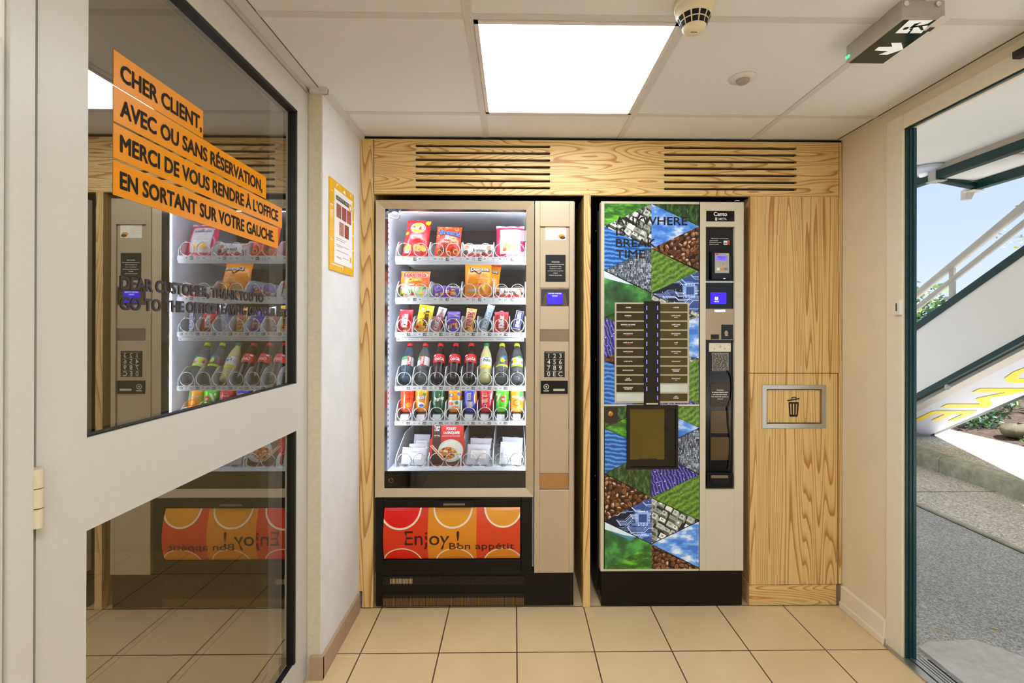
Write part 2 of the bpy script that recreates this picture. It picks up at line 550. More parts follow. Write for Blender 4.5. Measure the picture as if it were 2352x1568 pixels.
# fixed frame round the leaf
YJ = onX(75, 900, XD).y
mb = MB()
mb.box(XD - 0.08, XD + 0.002, YJ - 0.036, YJ, 0, HC, M_door)
mb.box(XD - 0.08, XLF + 0.003, YL + 0.004, -0.4164, 0, HC, M_door)
mb.box(XD - 0.08, XLF + 0.003, YH, YL + .004, 2.0825, HC, M_door); mb.box(XD - .07, XLF - .012, YH, YL + .004, 2.07, 2.0825, M_gasket); mb.box(XD - .07, XLF - .012, YL, YL + .004, 0, 2.0825, M_gasket)
mb.box(XD - 0.07, XD - 0.05, YH - 0.003, YL + 0.003, 0, 0.008, M_gasket)
mb.box(XD - 0.08, XLF - 0.004, YJ, YH + 0.001, 0, HC, M_gasket)
struct(mb.build('door_1_frame'))
mb = MB(); mb.box(XD - 0.15, XD - 0.004, YF, YJ - 0.038, 0, HC, M_white); mb.box(XD - 0.004, XD + 0.004, YF, YJ - 0.048, 0, 1.66, M_door)
struct(mb.build('wall_left_near'))
# the room beyond the glazed door: end wall open above for light, lamp added
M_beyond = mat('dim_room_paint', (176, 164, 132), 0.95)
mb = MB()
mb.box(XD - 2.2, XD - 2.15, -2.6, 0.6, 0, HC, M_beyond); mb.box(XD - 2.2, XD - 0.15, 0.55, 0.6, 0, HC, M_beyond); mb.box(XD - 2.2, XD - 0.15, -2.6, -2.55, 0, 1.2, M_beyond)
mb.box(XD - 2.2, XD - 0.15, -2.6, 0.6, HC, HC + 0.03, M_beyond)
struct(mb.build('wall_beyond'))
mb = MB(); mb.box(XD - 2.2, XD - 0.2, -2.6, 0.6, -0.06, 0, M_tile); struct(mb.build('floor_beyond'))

M_dim_fill = bpy.data.materials.new('dim_fill_lamp'); M_dim_fill.use_nodes = True
M_dim_fill.node_tree.nodes['Principled BSDF'].inputs['Emission Color'].default_value = (1.0, 0.95, 0.85, 1); M_dim_fill.node_tree.nodes['Principled BSDF'].inputs['Emission Strength'].default_value = 16.0
mb = MB(); mb.box(XD - 1.5, XD - 0.9, -2.5, -1.9, HC - 0.012, HC - 0.001, M_dim_fill)  # lamp added to brighten what shows through the door glass
tag(mb.build('ceiling_light', origin=(XD - 1.2, -2.2, HC)), 'added unseen fill light in the ceiling of the dim room behind the glazed door', 'light')
# notices on the door glass
M_orange = mat('orange_vinyl', (224, 140, 12), 0.3, var=0.02, scale=6, spec=0.22)
GP = GX + 0.0008
UG = lambda u, v: Vector((GP + 0.0006, u, v))          # u along +Y, v up
yL = onX(260, 400, GP).y
for txt, yr, z0, z1 in (('CHER CLIENT,', 466, 1.706, 1.772), ('AVEC OU SANS RÉSERVATION,', 611, 1.638, 1.704),
                        ('MERCI DE VOUS RENDRE À L’OFFICE', 648, 1.570, 1.634), ('EN SORTANT SUR VOTRE GAUCHE.', 639, 1.500, 1.565)):
    y1 = onX(yr, 400, GP).y
    mb = MB(); mb.box(GP - 0.0006, GP, yL, y1, z0, z1, M_orange)
    d = ' '.join(txt.strip(',.').split()[:2])
    o = mb.build('notice_strip', origin=(GP, (yL + y1) / 2, z0))
    tag(o, 'orange vinyl strip on the door glass reading %s' % txt.strip(',.').replace('’', ' ').title().upper(), 'sticker', 'orange message strips on the glazed door')
    tb = MB(); tb.text(txt, UG, 0.031, mat('notice_grey_ink', (40, 33, 26), 0.6, spec=0.12), width=(y1 - yL) * 0.945 - 0.008, at=(yL + 0.016, z0 + 0.0165), bold=0.03)
    tb.build('lettering', o)
for txt, px0, px1, z0, h in (('DEAR CUSTOMER, THANK YOU TO', 277.6, 605, 1.3255, 0.0235), ('GO TO THE OFFICE LEAVING ON YOUR LEFT.', 277.6, 661, 1.2855, 0.0235)):
    y0, y1 = onX(px0, 680, GP).y, onX(px1, 680, GP).y
    tb = MB(); tb.text(txt, UG, h, mat('plum_black_ink', (38, 28, 34), 0.35), width=y1 - y0, at=(y0, z0), bold=0.032)
    o = tb.build('glass_lettering', origin=(GP, y0, z0))
    tag(o, 'dark lettering line on the door glass starting %s' % ' '.join(txt.split()[:3]), 'lettering', 'English message on the glazed door')

# ------------------------------------------------------------------ ceiling fixtures
M_lamp = bpy.data.materials.new('lamp_diffuser'); M_lamp.use_nodes = True
_t = M_lamp.node_tree; _b = _t.nodes['Principled BSDF']
_b.inputs['Base Color'].default_value = (0.9, 0.9, 0.88, 1); _b.inputs['Emission Color'].default_value = (0.89, 0.97, 1.07, 1); _b.inputs['Emission Strength'].default_value = PANEL_L
M_fill_lamp = M_lamp.copy(); M_fill_lamp.name = 'fill_lamp_diffuser'; M_fill_lamp.node_tree.nodes['Principled BSDF'].inputs['Emission Strength'].default_value = FILL_L
M_lampframe = mat('lamp_frame_white', (225, 220, 212), 0.45, var=0.01)


def light_panel(x0, y0, label, mlamp):
    x1, y1 = x0 + 0.6, y0 + 0.6
    o = thing('ceiling_light', label, 'light', ((x0 + x1) / 2, (y0 + y1) / 2, HC), 'square ceiling light panels')
    e = 0.0135; f = 0.012
    mb = MB()
    mb.box(x0 + e, x1 - e, y0 + e, y0 + e + f, HC - 0.006, HC, M_lampframe); mb.box(x0 + e, x1 - e, y1 - e - f, y1 - e, HC - 0.006, HC, M_lampframe)
    mb.box(x0 + e, x0 + e + f, y0 + e, y1 - e, HC - 0.006, HC, M_lampframe); mb.box(x1 - e - f, x1 - e, y0 + e, y1 - e, HC - 0.006, HC, M_lampframe)
    mb.build('frame', o)
    mb = MB(); mb.box(x0 + e + f, x1 - e - f, y0 + e + f, y1 - e - f, HC - 0.004, HC - 0.001, mlamp); mb.build('diffuser', o)


light_panel(TX, TY - 0.6, 'lit square light panel in the ceiling before the wooden surround', M_lamp)
light_panel(TX, TY - 3.6, 'added unseen fill light panel in the ceiling behind the photographer', M_fill_lamp)  # unseen panel, added as fill from behind the camera
light_panel(TX, TY - 2.4, 'added unseen fill light panel in the ceiling above the photographer', M_fill_lamp)  # second unseen panel, added overhead for more fill

# smoke detector
M_ivory = mat('ivory_plastic', (232, 220, 186), 0.4, var=0.01)
p = onZ(1594, 6, HC)
o = thing('smoke_detector', 'ivory cone-shaped smoke detector on the ceiling beside the light panel', 'smoke detector', (p.x, p.y, HC))
mb = MB(); mb.lathe([(0.0, 0), (0.050, 0), (0.050, -0.016), (0.047, -0.018), (0.0, -0.018)], M_ivory, 40, (p.x, p.y, HC))
fr = lambda u, v: Vector((p.x + 0.0503 * math.sin(u / 0.05), p.y - 0.0503 * math.cos(u / 0.05), HC - 0.012 + v))
mb.text('27/10/A10', fr, 0.006, M_ink, align='c')
mb.build('mounting_base', o)
mb = MB(); mb.lathe([(0.0455, -0.0182), (0.046, -0.030), (0.034, -0.055), (0.029, -0.070), (0.023, -0.076), (0.0, -0.077)], M_ivory, 40, (p.x, p.y, HC))
mb.box(p.x - 0.008, p.x + 0.008, p.y - 0.001, p.y + 0.001, HC - 0.0775, HC - 0.0768, M_ink); mb.build('sensor_head', o)
for rr0, z0, rr1, z1 in ((0.0413, -0.041, 0.0365, -0.0515), (0.0352, -0.054, 0.0313, -0.066)):
    mb = MB()
    for k in range(12):
        a0, a1 = k * math.pi / 6 + 0.05, (k + 1) * math.pi / 6 - 0.05
        vs = []
        for q in range(5):
            a = a0 + (a1 - a0) * q / 4
            vs += [(p.x + rr0 * math.cos(a), p.y + rr0 * math.sin(a), HC + z0), (p.x + rr1 * math.cos(a), p.y + rr1 * math.sin(a), HC + z1)]
        mb.add(vs, [(2 * q, 2 * q + 1, 2 * q + 3, 2 * q + 2) for q in range(4)], M_dark)
    mb.build('air_vent', o)

# motion sensor
p = onZ(1706, 179, HC)
o = thing('motion_sensor', 'small round white motion sensor set flush in the ceiling', 'motion sensor', (p.x, p.y, HC))
mb = MB(); mb.lathe([(0.0, 0), (0.044, 0), (0.043, -0.004), (0.026, -0.007), (0.0, -0.007)], M_lampframe, 40, (p.x, p.y, HC)); mb.build('bezel', o)
mb = MB(); mb.lathe([(0.022, -0.0072), (0.0205, -0.014), (0.015, -0.020), (0.008, -0.023), (0.0, -0.024)], mat('frosted_lens', (160, 154, 146), 0.35), 28, (p.x, p.y, HC)); mb.build('lens', o)

# emergency exit sign fixed under the ceiling
ex0, ex1, ey0, ey1, ez = 0.999, 1.113, -0.914, -0.706, HC - 0.05
o = thing('exit_sign', 'emergency exit sign box with white arrow and running figure, fixed under the ceiling', 'exit sign', ((ex0 + ex1) / 2, (ey0 + ey1) / 2, HC))
M_body = mat('grey_clear_plastic', (178, 170, 160), 0.25, var=0.06)
M_face = mat('exit_face_dark_green', (20, 40, 34), 0.12, var=0.1)
M_picto = mat('exit_pictogram_white', (236, 238, 236), 0.4, var=0.01, emit=0.35)
mb = MB(); mb.box(ex0, ex1, ey0, ey1, ez, HC, M_body)
for cx in (ex0 + 0.010, ex1 - 0.020): mb.lathe([(0.0, 0), (0.006, 0), (0.007, 0.003)], M_lampframe, 16, M=Matrix.Translation((cx, ey0 - 0.0005, HC - 0.012)) @ Matrix.Rotation(math.pi / 2, 4, 'X'))
mb.build('housing', o, bevel=0.003)
EZ = ez - 0.0012
E6 = lambda x, y: onZ(1920 + x * 0.13605, y * 0.13605, EZ)
mb = MB(); mb.box(ex0 + 0.008, ex1 - 0.003, ey0 + 0.004, ey1 - 0.002, EZ, ez, M_face); fc = mb.build('face', o)
q = lambda P, dz: (P.x, P.y, EZ - dz)
mb = MB(); mb.poly([q(E6(*c), 0.0004) for c in ((650, 850), (720, 790), (950, 787), (935, 722), (1105, 720), (1138, 830), (870, 920), (720, 920), (880, 862))], M_picto); mb.build('arrow', fc)
mb = MB(); mb.poly([q(E6(*c), 0.0004) for c in ((1000, 558), (1235, 340), (1640, 338), (1440, 558))], M_picto)
for pl in (((1240, 470), (1330, 395), (1450, 372), (1330, 440), (1300, 480)), ((1240, 480), (1300, 480), (1290, 505), (1240, 560), (1200, 560), (1255, 510)),
           ((1300, 440), (1400, 425), (1540, 400), (1640, 340), (1660, 345), (1560, 425), (1460, 440), (1480, 500), (1440, 510), (1390, 450), (1320, 460))):
    mb.poly([q(E6(*c), 0.0008) for c in pl], M_face)
hc = E6(1180, 475); mb.disc(lambda u, v: (hc.x + u, hc.y + v, EZ - 0.0008), 0, 0, 0.0065, 0.0065, M_face)
mb.build('running_figure', fc)
mb = MB(); mb.poly([q(E6(*c), 0.0004) for c in ((1460, 512), (1800, 262), (2010, 262), (1660, 520))], M_lampframe)
mb.poly([q(E6(*c), 0.0007) for c in ((1500, 530), (1590, 455), (1680, 455), (1590, 530))], mat('dark_red_window', (60, 16, 18), 0.2)); mb.build('data_label', fc)
mb = MB(); M_led = mat('green_led', (60, 240, 120), 0.3, emit=2.2)
for dx, dy in ((0.004, -0.004), (0.004, -0.013)): mb.lathe([(0.0, -0.004), (0.0028, -0.003), (0.003, 0.003), (0.0, 0.004)], M_led, 10, (ex0 - 0.0012, ey1 + dy, ez + 0.014))
mb.build('charge_lamp', o)

# framed notice on the plaster wall
UX = lambda Xp: (lambda px, py: onX(px, py, Xp))
P = UX(XL + 0.006)
a, b2, c, d = P(758, 407), P(813, 446), P(758, 620), P(813, 634)
y0, y1 = (a.y + c.y) / 2, (b2.y + d.y) / 2; z1 = (a.z + b2.z) / 2; z0 = (c.z + d.z) / 2
o = thing('wall_notice', 'small yellow framed notice with food photos on the white plaster wall', 'notice', (XL, (y0 + y1) / 2, z0))
M_yel = mat('yellow_print', (233, 178, 34), 0.25, var=0.10, scale=14)
M_paper = mat('white_paper', (238, 234, 230), 0.6, var=0.01)
mb = MB(); mb.box(XL + 0.0002, XL + 0.006, y0, y1, z0, z1, M_yel)
G = lambda u, v: Vector((XL + 0.0064, y0 + (y1 - y0) * u, z0 + (z1 - z0) * v))
for pl in ((0.02, .86, .1, .865), (.0, .70, .1, .715), (.02, .62, .09, .635), (.01, .33, .1, .34), (.9, .66, 1, .67), (.9, .49, 1, .5), (.9, .31, 1, .32), (.05, .065, .5, .075), (.5, .03, .515, .075)):
    mb.rect2(G, *pl, M_paper)
for tri in (((.22, .93), (.3, .98), (.26, .98)), ((.5, .93), (.62, .92), (.57, .97)), ((.84, .93), (.87, .98), (.82, .98)), ((.92, .8), (.99, .84), (.97, .85))):
    mb.poly([G(*k) for k in tri], M_paper)
mb.build('backing_board', o, bevel=0.0008)
mb = MB(); mb.box(XL + 0.0066, XL + 0.0078, y0 + (y1 - y0) * .145, y0 + (y1 - y0) * .9, z0 + (z1 - z0) * .09, z0 + (z1 - z0) * .905, M_paper)
sh = mb.build('printed_sheet', o)
G2 = lambda u, v: Vector((XL + 0.0081, y0 + (y1 - y0) * (.145 + .755 * u), z0 + (z1 - z0) * (.09 + .815 * v)))
mb = MB()
mb.rect2(G2, .08, .865, .78, .925, M_ink)
mb.text('UNE PETITE FAIM ?', lambda u, v: G2(u, v) + Vector((.0003, 0, 0)), .035, M_paper, width=.66, at=(.10, .878))
mb.disc(G2, .87, .875, .10, .06, M_yel); mb.disc(lambda u, v: G2(u, v) + Vector((.0003, 0, 0)), .87, .875, .05, .03, M_paper)
for i, (u, v, cc) in enumerate(((.1, .63, (140, 80, 62)), (.39, .63, (150, 50, 45)), (.67, .63, (160, 70, 50)), (.25, .40, (170, 120, 92)), (.54, .40, (130, 58, 36)))):
    mf = mat('food_photo_%d' % i, cc, 0.5, var=0.7, scale=120); mb.rect2(G2, u, v, u + .25, v + .19, mf)
for i, (u0, u1, v) in enumerate(((.1, .62, .345), (.1, .55, .32), (.1, .8, .255), (.1, .42, .235), (.1, .78, .175), (.45, .78, .10), (.1, .35, .09), (.12, .38, .075))):
    mb.rect2(G2, u0, v, u1, v + .007, mat('grey_print', (120, 114, 112), 0.6))
mb.rect2(G2, .85, .075, .95, .15, M_yel)
mb.build('printing', sh)

# ------------------------------------------------------------------ wooden surround
M_woodv = wood_mat('pine_plywood_upright', 'z', seed=1.3, along=.4)
M_woodv2 = wood_mat('pine_plywood_upright_cabinet', 'z', seed=7.7, rings=34, across=9.0, along=.34)
M_woodh = wood_mat('pine_plywood_lying', 'x', seed=4.1, rings=30, along=1.2, across=8.5)
ND = 0.80
xa, xb, _, zt = FR(826, 315, 858, 1397)
xr0, xr1, _, _ = FR(1926, 323, 1936, 1390)
hx0, hx1, hz0, hz1 = FR(858, 319, 1926, 448)
hz1 = 2.0865
xr1 = min(xr1, XR - 0.003)
sur = thing('vending_surround', 'pine plywood surround with two sets of black ventilation slots around both machines', 'surround', ((xa + xr1) / 2, 0.3, 0))
mb = MB(); zn = onY(830, 1357, 0).z; xn = onY(832, 1390).x
mb.box(xa, xb, 0, 0.02, zn, hz1, M_woodv); mb.box(xn, xb, 0, 0.02, 0.006, zn, M_woodv); mb.box(xb - 0.018, xb, 0.02, ND, 0.006, hz1, M_woodv); mb.build('side_panel', sur)
mb = MB(); mb.box(xr0 + 0.0015, xr1, 0, ND, 0.1, hz1, M_woodv); mb.build('end_panel', sur)
dx0, dx1, _, _ = FR(1340, 450, 1356, 1391)
mb = MB(); mb.box(dx0, dx1, 0, ND, 0.002, hz0 - 0.001, M_woodv); mb.build('divider_panel', sur)
# header with true slots
mb = MB()
g = []
for (p0, p1, q0, q1) in ((954, 1264, 335.5, 430.0), (1525, 1829.5, 340.5, 435)):
    a = onY(p0, 380).x; c = onY(p1, 385).x; mx = (p0 + p1) / 2
    zs0, zs1 = onY(mx, q0).z, onY(mx, q1).z
    g.append((a, c, zs0, zs1))
sh_ = 0.0056
zs = [(g[0][2] + g[1][2]) / 2 + ((g[0][3] + g[1][3]) / 2 - (g[0][2] + g[1][2]) / 2) * k / 6 for k in range(7)]
xs = [hx0, g[0][0], g[0][1], g[1][0], g[1][1], hx1]
bands = [hz1]
for z in zs: bands += [z + sh_, z - sh_]
bands += [hz0]
for i in range(len(bands) - 1):
    z1_, z0_ = bands[i], bands[i + 1]
    for j in range(5):
        if i % 2 == 1 and j in (1, 3):
            mb.box(xs[j], xs[j + 1], 0.0175, 0.018, z0_, z1_, M_dark)
            for (xe, s) in ((xs[j], 1), (xs[j + 1], -1)):       # rounded slot ends
                zc = (z0_ + z1_) / 2; r_ = (z1_ - z0_) / 2
                for sg in (1, -1):
                    pts = [(xe, 0, zc + sg * r_)] + [(xe + s * r_ * (1 - math.cos(q_)), 0, zc + sg * r_ * math.sin(q_)) for q_ in (0, .4, .8, 1.2, math.pi / 2)]
                    mb.poly(pts, M_woodh)
            mb.poly([(xs[j], 0, z1_), (xs[j + 1], 0, z1_), (xs[j + 1], .0175, z1_), (xs[j], .0175, z1_)], M_woodh)
            mb.poly([(xs[j], 0, z0_), (xs[j + 1], 0, z0_), (xs[j + 1], .0175, z0_), (xs[j], .0175, z0_)], M_woodh)
        else:
            mb.poly([(xs[j], 0, z0_), (xs[j + 1], 0, z0_), (xs[j + 1], 0, z1_), (xs[j], 0, z1_)], M_woodh)
mb.box(hx0, hx1, 0.018, 0.02, hz0, hz1, M_woodh)
mb.poly([(hx0, 0, hz0), (hx1, 0, hz0), (hx1, .018, hz0), (hx0, .018, hz0)], M_woodh)
mb.build('header_panel', sur)
mb = MB(); M_screw = mat('screw_cap', (226, 170, 80), 0.5)
for px, py in ((851, 337), (851, 414), (1350, 434), (1917, 352), (1917, 428)):
    c = onY(px, py); mb.lathe([(0.0, 0.001), (0.0045, 0.001), (0.005, 0)], M_screw, 14, M=Matrix.Translation((c.x, -0.0002, c.z)) @ Matrix.Rotation(math.pi / 2, 4, 'X')); mb.build('screw_cap', sur); mb = MB()
mb = MB(); mb.box(xa, xr1, 0.004, ND, hz1 + 0.001, hz1 + 0.0095, M_dark); mb.build('top_shadow_strip', sur)  # near-black strip standing in for the shade in the gap below the ceiling

# bin cabinet
bx0, bx1, bz0, bz1 = FR(1723, 450, 1926, 857)
_, _, pz, _ = FR(1723, 857, 1926, 1342)
cab = thing('waste_bin_cabinet', 'tall pine waste bin cabinet with aluminium framed flap beside the coffee machine', 'bin cabinet', ((bx0 + bx1) / 2, 0.3, 0))
mb = MB(); mb.box(bx0, bx1, 0, 0.02, bz0 + 0.001, hz0 - 0.001, M_woodv2); mb.build('upper_panel', cab, bevel=0.0008)
mb = MB(); mb.box(bx0 + 0.004, bx0 + 0.022, 0.021, ND, 0.1, hz0 - 0.002, M_woodv2); mb.box(bx1 - 0.02, bx1 - 0.002, 0.021, ND, 0.1, hz0 - 0.002, M_woodv2)
mb.box(bx0 + 0.022, bx1 - 0.02, 0.022, 0.025, 0.1, hz0 - 0.002, M_dark); mb.build('carcass', cab)
mb = MB(); mb.box(bx0 - 0.002, bx1 - 0.008, 0.001, ND, 0.004, pz - 0.002, M_woodh); mb.build('plinth', cab, bevel=0.001)
fx0, fx1, fz0, fz1 = FR(1760, 893, 1888, 973)
ox0, ox1, oz0, oz1 = FR(1750, 884, 1897, 983)
mb = MB()
d0, d1, e0, e1 = bx0, bx1 - 0.004, pz + 0.001, bz0 - 0.0015
mb.box(d0, fx0, 0, 0.02, e0, e1, M_woodv2); mb.box(fx1, d1, 0, 0.02, e0, e1, M_woodv2)
mb.box(fx0, fx1, 0, 0.02, e0, fz0, M_woodv2); mb.box(fx0, fx1, 0, 0.02, fz1, e1, M_woodv2)
dr = mb.build('door', cab)
mb = MB(); mb.box(ox0, fx0 + .001, -0.003, 0.001, oz0, oz1, M_alu); mb.box(fx1 - .001, ox1, -0.003, 0.001, oz0, oz1, M_alu)
mb.box(fx0, fx1, -0.003, 0.001, oz0, fz0 + .001, M_alu); mb.box(fx0, fx1, -0.003, 0.001, fz1 - .001, oz1, M_alu)
tag(mb.build('flap_frame', dr, bevel=0.0008), 'brushed aluminium flap frame')
mb = MB(); mb.box(fx0 + .005, fx1 - .006, 0.003, 0.018, fz0 + .005, fz1 - .006, M_woodv2); fl = mb.build('flap', dr)
mb = MB()
ic = onY(1823, 936, 0.002); K = lambda u, v: Vector((ic.x + u, 0.0026, ic.z + v)); s_ = 0.00195
pl = lambda L: [K(a * s_, b * s_) for a, b in L]
outer = [(-12, 13), (12, 13), (10, -19), (8, -21), (-8, -21), (-10, -19)]
# can body with three slits, built from strips
for a, b in ((-12, -8.3), (-5.3, -1.6), (1.6, 5.3), (8.3, 12)):
    k = 10.0 / 12; mb.poly(pl([(a, 9), (b, 9), (b * k + (.0), -17), (a * k, -17)]), M_ink)
mb.poly(pl([(-12, 13), (12, 13), (11.8, 9), (-11.8, 9)]), M_ink)
mb.poly(pl([(-10.2, -16), (10.2, -16), (10, -19), (8, -21), (-8, -21), (-10, -19)]), M_ink)
mb.poly(pl([(-15, 14.5), (14, 19.5), (14, 22.5), (-15, 17.5)]), M_ink)
mb.poly(pl([(-6, 19.3), (-4.5, 24), (5, 25.5), (7, 21.5), (4.5, 21), (3.5, 23), (-3.2, 21.9), (-4, 19.6)]), M_ink)
mb.build('bin_symbol', fl)

# ------------------------------------------------------------------ snack machine
M_champ = mat('champagne_metal', (192, 174, 144), 0.42, metal=0.3, var=0.02, scale=6)
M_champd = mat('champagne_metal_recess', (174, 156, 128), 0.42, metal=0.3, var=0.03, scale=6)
M_champk = mat('bronze_metal_plate', (140, 120, 98), 0.45, metal=0.5, var=0.04, scale=6)
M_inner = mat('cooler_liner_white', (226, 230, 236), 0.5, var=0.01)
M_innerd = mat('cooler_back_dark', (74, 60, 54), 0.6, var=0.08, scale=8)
M_satin = mat('satin_black_panel', (17, 13, 10), 0.36, var=0.1, scale=10, spec=0.3)
M_tray = mat('tray_white', (232, 234, 236), 0.4, var=0.01)
M_tagk = mat('price_tag_black', (26, 24, 24), 0.5)
M_tick = mat('grey_tick', (130, 132, 136), 0.6)
M_tube = mat('led_tube_cool', (235, 242, 255), 0.4, var=0.0, emit=44.0)
M_fill_strip = mat('fill_strip_cool', (235, 242, 255), 0.4, var=0.0, emit=9.0)
M_mglass = glass_mat('machine_glass', 1.45)
mx0, mx1, mz0, mz1 = FR(862, 460, 1319, 1394)
mz0 = 0.0
vm = thing('snack_vending_machine', 'champagne coloured glass-front snack machine with orange delivery flap', 'vending machine', ((mx0 + mx1) / 2, 0.4, 0))
cx0, cx1, cz0, cz1 = FR(884, 481, 1208, 1120)          # glass aperture
fx0, fx1, fz0, fz1 = FR(864, 462, 1226, 1139)          # door frame outside
MD = 0.76
# cabinet: sides, back, top, floor
cl, cr = cx0 - 0.022, cx1 + 0.020
zc0 = onY(1050, 1081, 0.1).z
mb = MB()
mb.box(mx0, cl, 0.05, MD, 0.09, mz1 - 0.001, M_inner); mb.box(cr, mx1, 0.05, MD, 0.09, mz1 - 0.001, M_inner)
mb.box(mx0 - 0.0015, mx0, 0.012, MD, 0.05, mz1 - 0.002, M_alu); mb.box(mx1, mx1 + 0.0015, 0.012, MD, 0.0, mz1 - 0.002, M_alu)
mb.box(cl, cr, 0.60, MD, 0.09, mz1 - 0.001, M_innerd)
mb.box(cl, cr, 0.05, 0.60, fz1 - 0.012, mz1 - 0.001, M_inner)
mb.box(cl, cr, 0.05, 0.60, 0.09, zc0 - 0.012, M_satin)
mb.build('cabinet', vm)
mb = MB(); mb.box(cl, cr, 0.045, 0.60, zc0 - 0.011, zc0 - 0.008, M_inner); mb.build('chamber_floor', vm)
# perforated rail on the chamber side
mb = MB()
for k in range(48):
    z = zc0 + 0.04 + k * 0.026; mb.box(cl + 0.0003, cl + 0.0012, 0.135, 0.143, z, z + 0.010, M_tagk)
mb.build('shelf_rail', vm)
# glazed door
mb = MB(); YD0 = -0.012
o_ = [(fx0, fz0), (fx1, fz0), (fx1, fz1), (fx0, fz1)]; i_ = [(cx0, cz0), (cx1, cz0), (cx1, cz1), (cx0, cz1)]
for k in range(4):
    a, b2, c, d = o_[k], o_[(k + 1) % 4], i_[(k + 1) % 4], i_[k]
    mb.poly([(a[0], YD0, a[1]), (b2[0], YD0, b2[1]), (c[0], YD0 + 0.009, c[1]), (d[0], YD0 + 0.009, d[1])], M_champ)
    mb.poly([(d[0], YD0 + 0.009, d[1]), (c[0], YD0 + 0.009, c[1]), (c[0], 0.048, c[1]), (d[0], 0.048, d[1])], M_satin)
    mb.poly([(a[0], YD0, a[1]), (a[0], 0.048, a[1]), (b2[0], 0.048, b2[1]), (b2[0], YD0, b2[1])], M_champ)
    mb.poly([(a[0], 0.048, a[1]), (d[0], 0.048, d[1]), (c[0], 0.048, c[1]), (b2[0], 0.048, b2[1])], M_satin)
dr = mb.build('door_frame', vm)
mb = MB(); mb.poly([(cx0, 0.001, cz0), (cx1, 0.001, cz0), (cx1, 0.001, cz1), (cx0, 0.001, cz1)], M_mglass); mb.build('glass_pane', dr)
zb = onY(1050, 1081.5, 0.004).z
M_bkgl = mat('black_glass_band', (16, 11, 10), 0.06, var=0.05)
mb = MB(); mb.box(cx0, cx1, 0.003, 0.006, cz0, zb, M_bkgl)
c = onY(898, 1103, 0.003)
for k in range(3): mb.ring(planeY(0.0026), c.x, c.z, 0.0085, 0.0105, M_chrome, 10, k * 2.1, k * 2.1 + 1.7)
mb.build('glass_lower_band', dr)
mb = MB(); c = onY(904, 493, 0.04); mb.tube([(c.x + 0.029 * math.cos(a * math.pi / 12), 0.046 + 0.006 * math.sin(a), c.z + 0.017 * math.sin(a * math.pi / 12)) for a in range(24)], 0.003, M_chrome, 8, closed=True); mb.build('lock_loop', vm)
# LED tubes behind the door frame
mb = MB(); mb.tube([(cl + 0.010, 0.062, zc0 + 0.03), (cl + 0.010, 0.062, cz1 - 0.01)], 0.007, M_tube, 10); mb.build('light_tube', vm)
mb = MB(); mb.tube([(cl + 0.03, 0.066, cz1 + 0.008), (cr - 0.03, 0.066, cz1 + 0.008)], 0.006, M_tube, 10); mb.build('light_tube', vm)

mb = MB(); mb.tube([(cr - 0.010, 0.062, zc0 + 0.03), (cr - 0.010, 0.062, cz1 - 0.01)], 0.007, M_tube, 10); mb.build('light_tube', vm)  # extra right-hand tube, added so light reaches every shelf
# trays
SY = 0.10
bxs = [onY(909 + (1207 - 909) * k / 8, 760, SY).x for k in range(9)]
bxs = [bxs[0] + (bxs[8] - bxs[0]) * k / 8 for k in range(9)]
ROWS = [dict(t=589.6, b=600.8, n=4, lab=['11', '13', '15', '17'], pr=['1.30', '1.30', '2.00', '2.00'], dh=0.082, lip=606),
        dict(t=683.0, b=692.8, n=4, lab=['21', '23', '25', '27'], pr=['2.50', '1.50', '1.50', '2.00'], dh=0.082, lip=698),
        dict(t=763.0, b=773.0, n=8, lab=['30', '31', '32', '33', '34', '35', '36', '37'], pr=['1.50'] * 8, dh=0.078, lip=775),
        dict(t=886.5, b=896.0, n=8, lab=['40', '41', '42', '43', '44', '45', '46', '47'], pr=['2.00'] * 8, dh=0.085, lip=897.5),
        dict(t=967.0, b=976.0, n=8, lab=['50', '51', '52', '53', '54', '55', '56', '57'], pr=['2.00'] * 8, dh=0.085, lip=977),
        dict(t=1073.0, b=1080.5, n=4, lab=[], pr=[], dh=0.12, lip=1081)]
WIRE = 0.0019
coil_me = {}


def coil_points(R):
    pts = []
    for k in range(25): a = -math.pi / 2 + 2 * math.pi * k / 24; pts.append((R * math.cos(a), 0.003 + 0.003 * k / 24, R + R * math.sin(a)))
    for k in range(1, 4): pts.append((0.0, 0.006 + 0.085 * k / 4, 0.0))
    for k in range(0, 24 * 4 + 1): a = -math.pi / 2 + 2 * math.pi * k / 24; pts.append((R * math.cos(a), 0.091 + 0.07 * k / 24, R + R * math.sin(a)))
    return pts


